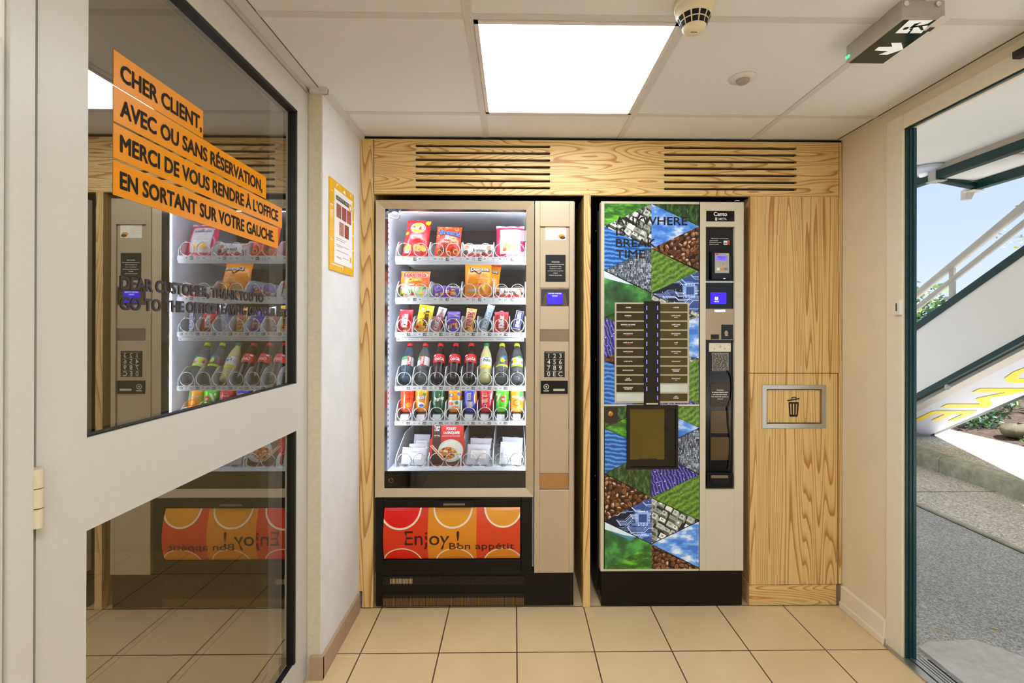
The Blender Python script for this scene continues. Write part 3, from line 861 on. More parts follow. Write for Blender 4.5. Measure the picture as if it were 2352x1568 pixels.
for ri, R in enumerate(ROWS):
    z1 = onY(1058, R['t'], SY).z; z0 = onY(1058, R['b'], SY).z; zl = onY(1058, R['lip'], SY).z
    R['z'] = z1
    mb = MB(); x0, x1 = bxs[0] - 0.003, bxs[8] + 0.003
    mb.box(x0, x1, SY + 0.002, 0.56, z1 - 0.006, z1 - 0.002, M_tray)
    mb.box(x0, x1, SY + 0.004, SY + 0.03, zl, z1 - 0.003, M_tray)
    tray = mb.build('tray', vm)
    if ri < 5: mb = MB(); mb.box(x0 + .01, x1 - .01, SY + .036, SY + .048, z1 - .0095, z1 - .0062, M_fill_strip); mb.build('fill_strip', tray)  # hidden glowing strip, added to even out the light on the goods
    mb = MB(); mb.box(x0, x1, SY - 0.001, SY + 0.002, z0, z1, M_tray)
    n = R['n']; st = 8 // n
    P0 = planeY(SY - 0.0016); P1 = planeY(SY - 0.0021)
    hh = (z1 - z0)
    for k, lb in enumerate(R['lab']):
        a, w = bxs[k * st], bxs[(k + 1) * st] - bxs[k * st]; zm = (z0 + z1) / 2
        ph = hh * 0.34
        if n == 4: tx_, tg, dk = 0.385, 0.58, (0.21, 0.735)
        else: tx_, tg, dk = 0.16, 0.78, (0.46,)
        mb.text(lb, P0, hh * 0.52, M_tick, align='c', at=(a + w * tx_, zm - hh * 0.26), bold=0.012)
        gw = 0.0075 if n == 4 else 0.0085
        mb.rect2(P0, a + w * tg - gw, zm - hh * 0.31, a + w * tg + gw, zm + hh * 0.31, M_tagk)
        mb.text(R['pr'][k], P1, hh * 0.36, M_tray, width=gw * 1.6, align='c', at=(a + w * tg, zm - hh * 0.18), bold=0.03)
        for q_ in dk: mb.rect2(P0, a + w * q_ - 0.004, zm - hh * 0.06, a + w * q_ + 0.004, zm + hh * 0.16, M_tick)
        if n == 4:
            for u0, u1 in ((0.02, 0.17), (0.82, 0.98)):
                mb.rect2(P0, a + w * u0, zm - hh * 0.3, a + w * u1, zm - hh * 0.27, M_tick); mb.rect2(P0, a + w * u0, zm + hh * 0.27, a + w * u1, zm + hh * 0.3, M_tick)
                for uu in (u0, u1): mb.rect2(P0, a + w * uu - .0003, zm - hh * 0.3, a + w * uu + .0003, zm + hh * 0.3, M_tick)
        mb.rect2(P0, a + w - .0004, z0, a + w + .0004, z1, M_tick)
    mb.build('price_strip', tray)
    for k in range(n + 1):
        x = bxs[min(8, k * st)]
        dh = R['dh']
        pr_ = [(SY + 0.003, z1 - 0.002), (0.5, z1 - 0.002), (0.5, z1 + dh), (SY + 0.075, z1 + dh), (SY + 0.05, z1 + dh * 0.93), (SY + 0.006, z1 + dh * 0.42), (SY + 0.003, z1 + dh * 0.34)]
        if ri == 5: pr_ = [(SY + 0.003, z1 - 0.002), (0.5, z1 - 0.002), (0.5, z1 + dh), (SY + 0.2, z1 + dh), (SY + 0.02, z1 + dh * 0.42), (SY + 0.003, z1 + dh * 0.3)]
        mb = MB(); mb.prism(pr_, lambda u, v, d: Vector((d, u, v)), x - 0.0016, x + 0.0016, M_tray); mb.build('divider', tray)
    RR = 0.0315
    if RR not in coil_me:
        mb = MB(); mb.tube(coil_points(RR), WIRE, M_chrome, 6); c0 = mb.build('spiral_coil', tray, local=True); coil_me[RR] = c0.data; bpy.data.objects.remove(c0)
    tr0 = ORG[tray.name]
    for k in range(8):
        if ri == 5: xc = bxs[(k // 2) * 2] + (bxs[2] - bxs[0]) * (0.27 if k % 2 == 0 else 0.74)
        else: xc = (bxs[k] + bxs[k + 1]) / 2
        o = bpy.data.objects.new('spiral_coil', coil_me[RR]); COL.objects.link(o); o.parent = tray
        o.location = Vector((xc, SY + 0.002, z1 + 0.0005)) - tr0
    if ri == 4:
        for k in range(8):
            xc = (bxs[k] + bxs[k + 1]) / 2; zr = onY(1050, 951.5, 0.135).z
            mb = MB(); mb.prism([(SY + 0.012, z1 - 0.001), (0.19, z1 - 0.001), (0.19, zr - 0.0005), (SY + 0.028, zr - 0.0005)], lambda u, v, d: Vector((d, u, v)), xc - 0.021, xc + 0.016, M_tray); mb.build('can_ramp', tray)
        R['ramp'] = zr
z1, z0 = onY(1058, 775.8, SY - 0.004).z, onY(1058, 783.5, SY - 0.004).z
mb = MB(); mb.box(bxs[0] + 0.005, bxs[8] - 0.008, SY - 0.006, SY - 0.004, z0, z1, M_tray)
mb.text('FOOD PRODUCTS . COMIDAS REFRIGERADAS . PRODOTTI REFRIGERATI . PRODUITS REFRIGERES . LEBENSMITTEL', planeY(SY - 0.0065), 0.0062, M_tick, width=0.50, at=(bxs[0] + 0.028, z0 + 0.005))
for xx in (bxs[0] + 0.013, bxs[8] - 0.016): mb.poly([(xx - 0.004, SY - 0.0065, z0 + 0.005), (xx + 0.004, SY - 0.0065, z0 + 0.005), (xx, SY - 0.0065, z0 + 0.013)], M_tagk)
mb.build('notice_rail', vm)

# control column -----------------------------------------------------------
kx0, kx1, kz0, kz1 = FR(1227, 463, 1317, 1312)
rx0, rx1, _, _ = FR(1240, 600, 1307, 700)
mb = MB(); YC = -0.012
mb.box(kx0 + 0.001, rx0, YC, 0.048, kz0, kz1, M_champ); mb.box(rx1, kx1, YC, 0.048, kz0, kz1, M_champ)
zq = lambda y: onY(1273, y, YC).z
mb.box(rx0, rx1, YC, 0.048, zq(520), kz1, M_champ); mb.box(rx0, rx1, YC, 0.048, kz0, zq(1125), M_champ)
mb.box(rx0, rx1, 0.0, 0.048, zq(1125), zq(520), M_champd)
col_ = mb.build('control_column', vm, bevel=0.0012)
YR = -0.0006
cf = lambda px, py: onY(px, py, YR)
mb = MB(); mb.box(rx0 + .001, rx1 - .001, -0.005, 0.0, zq(660), zq(522), M_champ); mb.box(rx0 + .001, rx1 - .001, -0.005, 0.0, zq(756), zq(703), M_champ)
mb.box(rx0 + .001, rx1 - .001, -0.004, 0.0, zq(1087), zq(784), M_champ); mb.build('cover_plate', col_)
mb = MB(); mb.box(rx0 + .001, rx1 - .001, -0.003, 0.0, zq(783), zq(757), M_champk); mb.build('blank_plate', col_)
mb = MB(); mb.box(rx0 + .001, rx1 - .001, -0.003, 0.0, zq(1124), zq(1089), mat('copper_tinted_plate', (176, 134, 92), 0.3, metal=0.6, var=0.04)); mb.build('coin_return_plate', col_)
mb = MB(); x0, x1, z0, z1 = FR(1252, 521, 1300, 551, -0.005); mb.prism(rrect(x0, z0, x1, z1, .004), FY, -0.0058, -0.005, mat('sticker_cream', (240, 232, 214), 0.5))
P1 = planeY(-0.0061); M_or = mat('orange_print', (226, 150, 40), 0.5); M_brn = mat('brown_print', (90, 50, 26), 0.5)
mb.text('Bienvenue', P1, .0045, M_or, at=(x0 + .004, z1 - .010)); 
for k, wd in enumerate((.06, .05, .045)): mb.rect2(P1, x0 + .004, z1 - .018 - k * .009, x0 + .004 + wd * .75, z1 - .0168 - k * .009, mat('tan_print', (196, 176, 150), .6))
mb.disc(P1, x1 - .020, z0 + .016, .014, .010, M_or); mb.disc(planeY(-0.0064), x1 - .015, z0 + .010, .012, .007, M_brn)
mb.build('welcome_sticker', col_)
mb = MB(); x0, x1, z0, z1 = FR(1253, 585, 1299, 647, -0.005); mb.box(x0, x1, -0.0058, -0.005, z0, z1, M_ink)
xm = (x0 + x1) / 2
for k, (s_, hh) in enumerate((('INSTRUCTIONS', .0042), ('Introduire votre monnaie dans', .0036), ('la machine à café.', .0036), ('Composer le numéro', .0036), ('correspondant au produit', .0036), ('désiré.', .0036), ('Prélever le produit.', .0036))):
    mb.text(s_, P1, hh, M_paper, align='c', at=(xm, z1 - .034 - k * .0098), bold=.02, width=min(.078, len(s_) * .0029))
mb.build('instruction_label', col_)
# display niche
mb = MB(); x0, x1, z0, z1 = FR(1243, 664, 1306, 702, -0.003)
M_niche = mat('dark_bronze_plastic', (52, 40, 32), 0.3)
mb.box(x0, x1, -0.004, 0.0, z0, z1, M_niche)
mb.poly([(x0 + .004, -0.0043, z0), (x0 + .016, -0.0043, z1 - .018), (x0 + .024, -0.0043, z1 - .018), (x0 + .024, -0.0043, z0)], mat('niche_bevel', (92, 74, 58), .4))
mb.poly([(x1 - .004, -0.0043, z0), (x1 - .024, -0.0043, z0), (x1 - .024, -0.0043, z1 - .018), (x1 - .016, -0.0043, z1 - .018)], MATS['niche_bevel'])
dn = mb.build('display_niche', col_)
M_lcd = mat('blue_lcd', (52, 26, 200), 0.2, var=0.03, emit=1.0)
mb = MB(); sx0, sx1, sz0, sz1 = FR(1256, 671, 1293, 698, -0.005); mb.box(sx0, sx1, -0.0055, -0.004, sz0, sz1, M_lcd)
M_lcdt = mat('lcd_text', (210, 215, 255), .4, emit=0.8)
mb.text('FAITES VOTRE', planeY(-0.0058), .005, M_lcdt, width=(sx1 - sx0) * .8, align='c', at=((sx0 + sx1) / 2, sz1 - .008), bold=.03); mb.text('CHOIX', planeY(-0.0058), .005, M_lcdt, width=(sx1 - sx0) * .33, align='c', at=((sx0 + sx1) / 2, sz1 - .0185), bold=.03)
mb.build('screen', dn)
# keypad
mb = MB(); x0, x1, z0, z1 = FR(1250, 807, 1297, 866, -0.004); mb.box(x0, x1, -0.0075, -0.004, z0, z1, M_ink); kp = mb.build('keypad', col_)
P2 = planeY(-0.0080)
for r_ in range(4):
    for c_ in range(3):
        ch = ['123', '456', '789', '0EC'][r_][c_]
        xx = x0 + (x1 - x0) * (.215 + .285 * c_); zz = z1 - (z1 - z0) * (.245 + .235 * r_)
        mb = MB(); mb.text(ch, P2, .0195, mat('key_silver', (214, 206, 190), .35), align='c', at=(xx, zz - .001), bold=.008)
        mb.rect2(P2, x0 + (x1 - x0) * (.08 + .29 * c_), zz - .0065, x0 + (x1 - x0) * (.08 + .29 * c_ + .25), zz - .0055, MATS['key_silver'])
        mb.build('key', kp)
mb = MB(); mb.rect2(P2, x0 + .006, z1 - .006, x1 - .006, z1 - .005, MATS['key_silver']); mb.build('key_rule', kp)
# bank note / coin unit
mb = MB(); x0, x1, z0, z1 = FR(1242, 874, 1304, 904, -0.004); mb.box(x0, x1, -0.010, 0.0, z0, z1, M_satin)
w_, h_ = x1 - x0, z1 - z0
nr = mb.build('coin_unit', col_, bevel=.0015)
mb = MB(); P3 = planeY(-0.0106); mb.box(x0 + w_ * .44, x0 + w_ * .9, -0.0104, -0.010, z0 + h_ * .32, z0 + h_ * .78, M_dark); mb.box(x0 + w_ * .46, x0 + w_ * .88, -0.0125, -0.010, z0 + h_ * .24, z0 + h_ * .40, M_chrome); mb.build('coin_slot', nr)
mb = MB(); mb.ring(P3, x0 + w_ * .20, z0 + h_ * .55, .009, .012, MATS['key_silver'], 20); mb.disc(P3, x0 + w_ * .2, z0 + h_ * .55, .004, .004, MATS['key_silver'], 12); mb.rect2(P3, x0 + w_ * .10, z0 + h_ * .2, x0 + w_ * .30, z0 + h_ * .27, MATS['key_silver']); mb.build('coin_symbol', nr)

# lower part: black panel, delivery flap, ventilation plinth ---------------------
lx0, lx1, lz0, lz1 = FR(863, 1141, 1222, 1312)
px0, px1, pz0, pz1 = FR(884, 1164, 1194.5, 1281)
mb = MB()
Yp = -0.008
mb.box(lx0, lx1, 0.012, 0.05, lz0, lz1, M_satin)
mb.box(lx0, px0 - .004, Yp, 0.012, lz0, lz1, M_satin); mb.box(px1 + .004, lx1, Yp, 0.012, lz0, lz1, M_satin)
mb.box(px0 - .004, px1 + .004, Yp, 0.012, pz1 + .003, lz1, M_satin); mb.box(px0 - .004, px1 + .004, Yp, 0.012, lz0, pz0 - .004, M_satin)
lp = mb.build('lower_panel', vm, bevel=.003)
# flap bulges towards the viewer
BZ = lambda z: -0.004 - 0.026 * max(0.0, math.sin(math.pi * min(1, max(0, (z - pz0) / (pz1 - pz0))) ** 0.85)) ** 0.8
FL = lambda u, v: Vector((u, BZ(v), v))
FLd = lambda e: (lambda u, v: Vector((u, BZ(v) - e, v)))
M_fred = mat('flap_red', (214, 52, 18), 0.22, var=0.02, scale=4); M_fred2 = mat('flap_bright_red', (222, 22, 14), 0.22, var=0.02, scale=4)
M_for = mat('flap_amber', (222, 136, 22), 0.22, var=0.02, scale=4); M_for2 = mat('flap_deep_amber', (226, 150, 24), 0.22, var=0.02, scale=4)
M_forx = mat('flap_orange', (216, 66, 20), 0.22, var=0.02, scale=4)
fw = px1 - px0; fh = pz1 - pz0
fxx = [px0, px0 + fw * .325, px0 + fw * .68, px1]
mb = MB()
for k, mm in enumerate((M_fred, M_for, M_forx)):
    mb.grid(6, 20, lambda a, b2, k=k: FL(fxx[k] + (fxx[k + 1] - fxx[k]) * a, pz0 + fh * b2), mm)
for xe in (px0, px1):
    mb.add([(xe, 0.012, pz0)] + [tuple(FL(xe, pz0 + fh * k / 20)) for k in range(21)] + [(xe, 0.012, pz1)], [tuple(range(23))], M_satin)


def clip_disc(M, cx, cz, r, mtl, r0=0.0, sy=1.0):
    """disc or ring clipped to the flap rectangle, as a fine strip mesh"""
    n = 72
    for k in range(n):
        u0 = cx - r + 2 * r * k / n; u1 = cx - r + 2 * r * (k + 1) / n
        u0c, u1c = max(u0, px0 + .0005), min(u1, px1 - .0005)
        if u1c <= u0c: continue
        def lohi(u):
            q_ = max(0.0, r * r - (u - cx) ** 2) ** .5 * sy; p_ = max(0.0, r0 * r0 - (u - cx) ** 2) ** .5 * sy
            return q_, p_
        qa, pa = lohi(u0c); qb, pb = lohi(u1c)
        for s_ in (1, -1):
            A = (u0c, cz + s_ * pa); B = (u0c, cz + s_ * qa); C = (u1c, cz + s_ * qb); D = (u1c, cz + s_ * pb)
            m_ = 5
            for j in range(m_):
                f0, f1 = j / m_, (j + 1) / m_
                q4 = [(A[0], A[1] + (B[1] - A[1]) * f0), (A[0], A[1] + (B[1] - A[1]) * f1), (C[0], D[1] + (C[1] - D[1]) * f1), (C[0], D[1] + (C[1] - D[1]) * f0)]
                q4 = [(a_, min(pz1 - .0005, max(pz0 + .0005, b_))) for a_, b_ in q4]
                if max(v for _, v in q4) - min(v for _, v in q4) < 1e-5: continue
                mb.add([M(*k_) for k_ in q4], [(0, 1, 2, 3)], mtl)


M_fw = mat('flap_cream', (240, 222, 190), 0.25, var=.01)
for (cx, r, mi) in ((.120, .155, M_fred2), (.505, .146, M_for2), (.875, .141, M_for2)):
    clip_disc(FLd(.0006), px0 + fw * cx, pz1 + .003, r * fw * 1.0, M_fw, r * fw * .91)
    clip_disc(FLd(.0004), px0 + fw * cx, pz1 + .003, r * fw * .915, mi)
for (cx, r, mi) in ((.135, .142, M_fred2), (.52, .142, M_for), (.875, .142, M_for)):
    clip_disc(FLd(.0006), px0 + fw * cx, pz0 - .012, r * fw, M_fw, r * fw * .93, .80)
    clip_disc(FLd(.0004), px0 + fw * cx, pz0 - .012, r * fw * .935, mi, 0, .80)
M_choc = mat('flap_lettering_brown', (58, 20, 12), .35)
mb.text('Enjoy !', FLd(.0009), .060, M_choc, width=fw * .40, at=(px0 + fw * .155, pz0 + fh * .315), bold=.006)
mb.text('Bon appétit', FLd(.0012), .0295, M_choc, width=fw * .475, at=(px0 + fw * .482, pz0 + fh * .225), bold=.004)
mb.build('delivery_flap', vm)
mb = MB(); hx = FR(998, 1150, 1089, 1163, -0.012); mb.box(hx[0], hx[1], -0.020, 0.0, hx[2] + .001, hx[3], M_dark); mb.box(hx[0] + .04, hx[1] - .04, -0.0206, -0.020, hx[2] + .008, hx[3] - .008, M_champk); mb.build('flap_catch', lp, bevel=.002)
# plinth with comb vents
qx0, qx1, qz0, qz1 = FR(863, 1314, 1318, 1393)
mb = MB(); mb.box(qx0, qx1, 0.004, 0.60, 0.008, qz1, M_satin)
pl_ = mb.build('plinth', vm, bevel=.003)
M_fin = mat('vent_fin_metal', (120, 92, 58), 0.45, metal=.3, var=.1)
M_fin2 = mat('vent_fin_light', (200, 176, 136), 0.5, var=.05)
ax0, ax1, az0, az1 = FR(880, 1321, 1204, 1342, .004); bx0_, bx1_, bz0_, bz1_ = FR(880, 1361, 1204, 1390, .004)
mb = MB(); mb.box(ax0, ax1, 0.0025, 0.0042, az0, az1, M_dark); mb.box(bx0_, bx1_, 0.0025, 0.0042, bz0_, bz1_, M_dark)
M_finb = mat('vent_fin_black', (46, 36, 28), .4)
for k in range(100):
    x = ax0 + (ax1 - ax0) * (k + .5) / 100; d = (ax1 - ax0) / 100 * .26
    lt = 4 < k < 21
    mb.box(x - d, x + d, -0.001, 0.0026, az0 + .002, az1 - .002, M_finb)
    if lt: mb.box(x - d, x + d, -0.0016, -0.0009, az0 + .008, az0 + .030, M_fin2)
    mb.box(x - d, x + d, -0.001, 0.0026, bz0_ + .038, bz1_ - .002, M_finb)
    mb.box(x - d * 1.3, x + d * 1.3, -0.001, 0.0026, bz0_ + .003, bz0_ + .036, M_fin)
mb.build('vent_grille', pl_)
mb = MB(); g_ = FR(1043, 1299, 1194, 1310, Yp)
for k in range(52):
    x = g_[0] + (g_[1] - g_[0]) * (k + .5) / 52; mb.box(x - .0012, x + .0012, Yp - .0012, Yp + .001, g_[2], g_[3], M_dark)
mb.build('vent_grille', lp)
for fxp in (mx0 + .05, mx1 - .05):
    mb = MB(); mb.lathe([(0, 0), (.02, 0), (.02, .009), (0, .009)], M_dark, 16, (fxp, .06, 0)); mb.build('foot', vm)

# ------------------------------------------------------------------ goods in the snack machine
def foil(name, rgb, rough=0.28, var=0.06, metal=0.0): return mat(name, rgb, rough, metal, var=var, scale=25, coat=0.3)


F_red = foil('foil_red', (196, 22, 26)); F_dred = foil('foil_dark_red', (150, 14, 30)); F_orange = foil('foil_orange', (236, 110, 20)); F_yel = foil('foil_yellow', (244, 205, 24))
F_white = foil('foil_white', (212, 210, 208)); F_purple = foil('foil_purple', (98, 60, 168)); F_amber = foil('foil_amber', (232, 146, 28)); F_gold = foil('foil_gold', (196, 140, 60), metal=.4)
F_brown = foil('foil_brown', (84, 44, 24)); F_blue = foil('foil_blue_grey', (128, 158, 190)); F_navy = foil('foil_navy', (30, 34, 96)); F_cocoa = foil('foil_cocoa', (52, 28, 24)); F_pink = foil('foil_rose', (178, 60, 70))
F_green = foil('foil_green', (96, 168, 44)); F_lime = foil('foil_lime', (170, 205, 50)); F_silver = foil('foil_silver', (196, 198, 204), .2, metal=.5); F_orred = foil('foil_orange_red', (218, 58, 20))
F_cream = foil('foil_cream', (238, 220, 180)); F_crisp = foil('foil_crisp', (222, 176, 86), var=.2); F_nut = foil('foil_nut', (170, 96, 44), var=.3); F_mint = foil('foil_pale_green', (196, 220, 190)); F_lilac = foil('foil_lilac', (150, 110, 210))
F_black = foil('foil_black', (24, 18, 18)); F_berry = foil('foil_berry', (176, 24, 66)); F_sky = foil('foil_sky', (60, 110, 200))
LEAN = math.radians(20)
YP = 0.128


def pillow(name, w, h, th, base, art, crimp=0.05, taper=0.0, wrinkle=0.0016, seed=0, slump=0.0):
    def half(u, v):
        e = max(0.0, 1 - abs(2 * u) ** 2.6) ** 0.62
        vv = (v - crimp) / (1 - 2 * crimp)
        k = 0.0 if vv <= 0 or vv >= 1 else (math.sin(math.pi * vv)) ** 0.5
        wv = mnoise.noise(Vector((u * 5 + seed, v * 6, seed * 1.7))) + 0.6 * mnoise.noise(Vector((u * 14, v * 13, seed + 5)))
        return th / 2 * e * k + wrinkle * wv * (e if th > .001 else 0)

    def wid(v): return 1.0 - taper * v + 0.035 * (abs(2 * v - 1) ** 6)

    def M3(e, u, z):
        v = min(1, max(0, z / h)); un = min(.5, max(-.5, u / w))
        return Vector((u * wid(v), -half(un, v) - 0.0004 - e, z))
    mb = MB(); nu, nv = 18, 26
    mb.grid(nu, nv, lambda a, b: Vector(((a - .5) * w * wid(b), -half(a - .5, b) - .0003, b * h)), base)
    mb.grid(nu, nv, lambda a, b: Vector(((.5 - a) * w * wid(b), half(.5 - a, b) + .0003, b * h)), base)
    lay = [0]

    class A: pass
    a = A(); a.mb = mb; a.w = w; a.h = h

    def M(lv): return lambda u, v: M3(.0008 * lv, u * w, v * h)
    a.M = M
    a.rect = lambda u0, v0, u1, v1, m_, lv=1: mb.rect2(M(lv), u0, v0, u1, v1, m_, max(2, int(14 * abs(u1 - u0))), max(2, int(18 * abs(v1 - v0))))
    a.disc = lambda u, v, r, m_, lv=1, ar=1.0: mb.disc(M(lv), u, v, r, r * w / h * ar, m_, 24)
    a.ring = lambda u, v, r0, r1, m_, lv=1, ar=1.0: mb.ring(M(lv), u, v, r0, r1, m_, 28, sy=w / h * ar)

    def txt(s, u, v, hh, m_, lv=2, wd=None, ang=0.0, bold=.03):
        # size in fractions of the width; text lies on the bulging front
        T = lambda x, y: M3(.0008 * lv + .0004, x, y)
        mb.text(s, T, hh * w, m_, width=None if wd is None else wd * w, align='c', at=(u * w, v * h), bold=bold, ang=ang)
    a.txt = txt

    def blob(u, v, r, m_, lv=1, n=9, sd=0, ar=1.0):
        pts = [(u, v)]
        for k in range(n):
            q_ = r * (0.75 + 0.45 * abs(mnoise.noise(Vector((k * 1.3, sd * 2.1, r * 9)))))
            t_ = 2 * math.pi * k / n; pts.append((u + q_ * math.cos(t_), v + q_ * math.sin(t_) * w / h * ar))
        mb.add([M(lv)(*p_) for p_ in pts], [(0, 1 + k, 1 + (k + 1) % n) for k in range(n)], m_)
    a.blob = blob
    a.tri = lambda p_, m_, lv=1: mb.add([M(lv)(*q_) for q_ in p_], [tuple(range(len(p_)))], m_)
    if art: art(a)
    return mb


def put(o, px, z, tilt=0.0, lean=LEAN, Y=YP, ypx=None, dx=0.0):
    c = onY(px, ypx or 700, Y)
    o.matrix_world = Matrix.Translation((c.x + dx, Y, z)) @ Matrix.Rotation(-lean, 4, 'X') @ Matrix.Rotation(tilt, 4, 'Y')
    return o


def height(px, py, z, lean=LEAN, Y=YP):
    L = 0.1
    for _ in range(6): L = (onY(px, py, Y + L * math.sin(lean)).z - z) / math.cos(lean)
    return L


PXM = (2.134 + YP + .02) / FPX


def art_crisps(a):
    a.disc(.02, .74, .30, F_yel, 1, .9); a.ring(.02, .74, .27, .31, F_white, 2, .9); a.rect(-.24, .69, .28, .79, F_red, 3)
    a.txt("Lay’s", .02, .70, .20, F_white, 4, wd=.46, bold=.05); a.txt('Nature', .0, .475, .075, F_white, 2)
    a.blob(-.40, .58, .09, F_yel, 1, 10, 1); a.blob(.38, .93, .13, F_yel, 1, 10, 2)
    a.blob(-.30, .18, .19, F_lime, 2, 10, 3); a.blob(.10, .2, .2, F_crisp, 2, 11, 4); a.blob(.32, .2, .15, F_crisp, 3, 10, 5); a.rect(-.42, .07, -.2, .14, F_white, 3); a.rect(-.06, .05, .28, .12, F_pink, 3)


def art_rings(a):
    for k, (u, v, r) in enumerate(((-.36, .86, .1), (-.1, .93, .09), (.3, .90, .1), (-.42, .62, .07), (.22, .52, .13), (-.3, .12, .12), (.05, .10, .11), (.33, .15, .12))):
        a.ring(u, v, r * .45, r, F_nut, 2); a.ring(u, v, r * .6, r * .82, F_crisp, 3)
    a.txt('Breack', .05, .66, .21, F_navy, 3, wd=.84, ang=-.10, bold=.08); a.txt('Breack', .05, .665, .20, F_sky, 4, wd=.80, ang=-.10, bold=.02)
    a.txt('IL', .0, .50, .18, F_white, 4, bold=.05); a.txt('CHOCO', -.02, .40, .07, F_cream, 4, bold=.03); a.txt('BISCUIT', .0, .33, .065, F_black, 4, bold=.03)
    a.blob(-.2, .2, .14, F_brown, 1, 9, 2); a.blob(.25, .2, .15, F_dred, 1, 9, 5)


def art_wafer(a):
    for k, (u, v, r) in enumerate(((-.38, .74, .1), (-.42, .35, .12), (.36, .7, .1), (.40, .36, .1), (-.2, .15, .1), (.2, .2, .09))): a.blob(u, v, r, F_brown if k % 2 else F_nut, 1, 8, k)
    for k in range(7): a.blob(-.42 + .14 * k, .08 + .05 * (k % 2), .07, F_red, 2, 7, k + 3)
    a.txt('kinder', .06, .66, .05, F_black, 3, bold=.0); a.txt('bueno', .04, .38, .11, F_brown, 3, wd=.42, bold=.02)


def art_nuts(a):
    a.rect(-.36, .1, .36, .86, F_white, 1); a.txt('ITALIANELLI', 0, .70, .07, F_navy, 2, wd=.56, bold=.02); a.rect(-.2, .6, .2, .61, F_gold, 2); a.rect(-.16, .54, .16, .55, F_silver, 2); a.rect(-.26, .48, .26, .49, F_pink, 2)
    a.blob(.02, .79, .06, F_gold, 2, 8, 2); a.blob(-.1, .3, .15, F_crisp, 2, 9, 4); a.blob(.14, .28, .13, F_crisp, 2, 9, 7); a.blob(-.2, .22, .08, F_nut, 3, 8, 1); a.blob(.05, .2, .09, F_cream, 3, 8, 3); a.txt('90g', .32, .03, .05, F_white, 2)
    a.rect(-.5, .93, .5, 1.0, F_white, 2)


def art_gums(a):
    a.rect(-.5, 0.0, .5, .38, F_mint, 1)
    a.txt('HARIBO', 0, .735, .155, F_white, 2, wd=.80, bold=.10); a.txt('HARIBO', 0, .737, .145, F_red, 3, wd=.77, bold=.05); a.txt('Croco', .02, .565, .13, F_lime, 3, wd=.46, bold=.06)
    a.rect(-.45, .42, 0, .47, F_white, 2)
    random.seed(5)
    for k in range(26):
        a.blob(random.uniform(-.42, .42), random.uniform(.05, .36), random.uniform(.04, .10), (F_white, F_green, F_lime, F_yel, F_berry, F_white)[k % 6], 2 + (k % 3), 8, k)


def art_milk(a):
    a.txt('Milka', -.12, .70, .15, F_lilac, 2, bold=.03); a.txt('Milka', .25, .72, .12, F_white, 2, bold=.03)
    a.blob(.1, .35, .17, F_red, 2, 9, 1); a.txt('m', .05, .32, .14, F_white, 4, bold=.04); a.rect(.16, .15, .34, .42, F_amber, 3); a.rect(-.22, .16, -.08, .36, F_amber, 3); a.rect(.2, .5, .32, .62, F_yel, 3); a.rect(-.4, .12, -.28, .3, F_cream, 2); a.rect(-.34, .48, -.2, .6, F_lilac, 2)


def art_tortilla(a):
    a.rect(-.5, .94, .5, 1, F_orred, 1); a.tri(((-.28, .80), (.42, .76), (.04, .58)), F_black, 2); a.tri(((-.30, .86), (-.12, .80), (-.2, .72)), F_orred, 2); a.tri(((-.16, .755), (.24, .74), (.03, .63)), F_amber, 3)
    a.txt('Doritos', .07, .70, .145, F_black, 4, wd=.70, bold=.09); a.txt('Doritos', .07, .705, .135, F_white, 5, wd=.66, bold=.03)
    a.tri(((-.40, .30), (-.02, .36), (-.22, .07)), F_orred, 1); a.tri(((.02, .34), (.40, .38), (.3, .05)), F_orred, 1); a.tri(((.08, .3), (.3, .34), (.2, .15)), F_yel, 2); a.rect(-.40, .14, -.02, .20, F_silver, 3); a.txt('NACHO CHEESE', .14, .47, .04, F_white, 3, bold=.02); a.rect(-.5, 0, .5, .05, F_orred, 2)


def art_fingers(a):
    a.txt('KitKat', .06, .52, .34, F_white, 3, wd=1.45, ang=math.pi / 2 - .05, bold=.06) if False else None
    a.ring(.0, .50, .30, .40, F_dred, 1, 2.2)
    a.txt('KitKat', .16, .48, .34, F_white, 3, wd=.58 * a.h / a.w, ang=-math.pi / 2 + math.pi, bold=.06)
    a.blob(.12, .10, .16, F_nut, 2, 8, 1); a.rect(-.1, .02, .3, .07, F_cream, 2)


def art_chunky(a):
    a.rect(-.5, .62, .5, 1, F_silver, 1); a.txt('KitKat', .22, .30, .52, F_white, 3, wd=.52 * a.h / a.w, ang=math.pi / 2, bold=.05); a.txt('CHUNKY', .2, .80, .25, F_pink, 3, wd=.3 * a.h / a.w, ang=math.pi / 2, bold=.03)


def art_peanut(a):
    a.rect(-.5, 0, .5, .22, F_amber, 1); a.txt('m&m’s', .26, .48, .34, F_brown, 3, wd=.56 * a.h / a.w, ang=math.pi / 2, bold=.05)
    for k, c_ in enumerate((F_red, F_orange, F_green, F_amber, F_brown)): a.disc(-.34 + .15 * k, .13 + .05 * (k % 2), .085, c_, 2 + k % 2)
    a.blob(-.2, .82, .12, F_white, 2, 8, 2); a.blob(-.26, .3, .1, F_nut, 2, 8, 4)


def art_twin(a):
    a.txt('TWIX', .26, .50, .55, F_white, 3, wd=.72 * a.h / a.w, ang=math.pi / 2, bold=.08); a.txt('TWIX', .24, .50, .50, F_red, 4, wd=.68 * a.h / a.w, ang=math.pi / 2, bold=.03)
    a.blob(-.2, .12, .2, F_brown, 2, 8, 3); a.blob(.25, .9, .18, F_crisp, 2, 8, 6)


def art_coco(a):
    a.txt('BOUNTY', .24, .45, .46, F_white, 3, wd=.66 * a.h / a.w, ang=math.pi / 2, bold=.05); a.rect(-.5, .86, .5, 1, F_silver, 2); a.rect(-.5, 0, .5, .07, F_silver, 2)


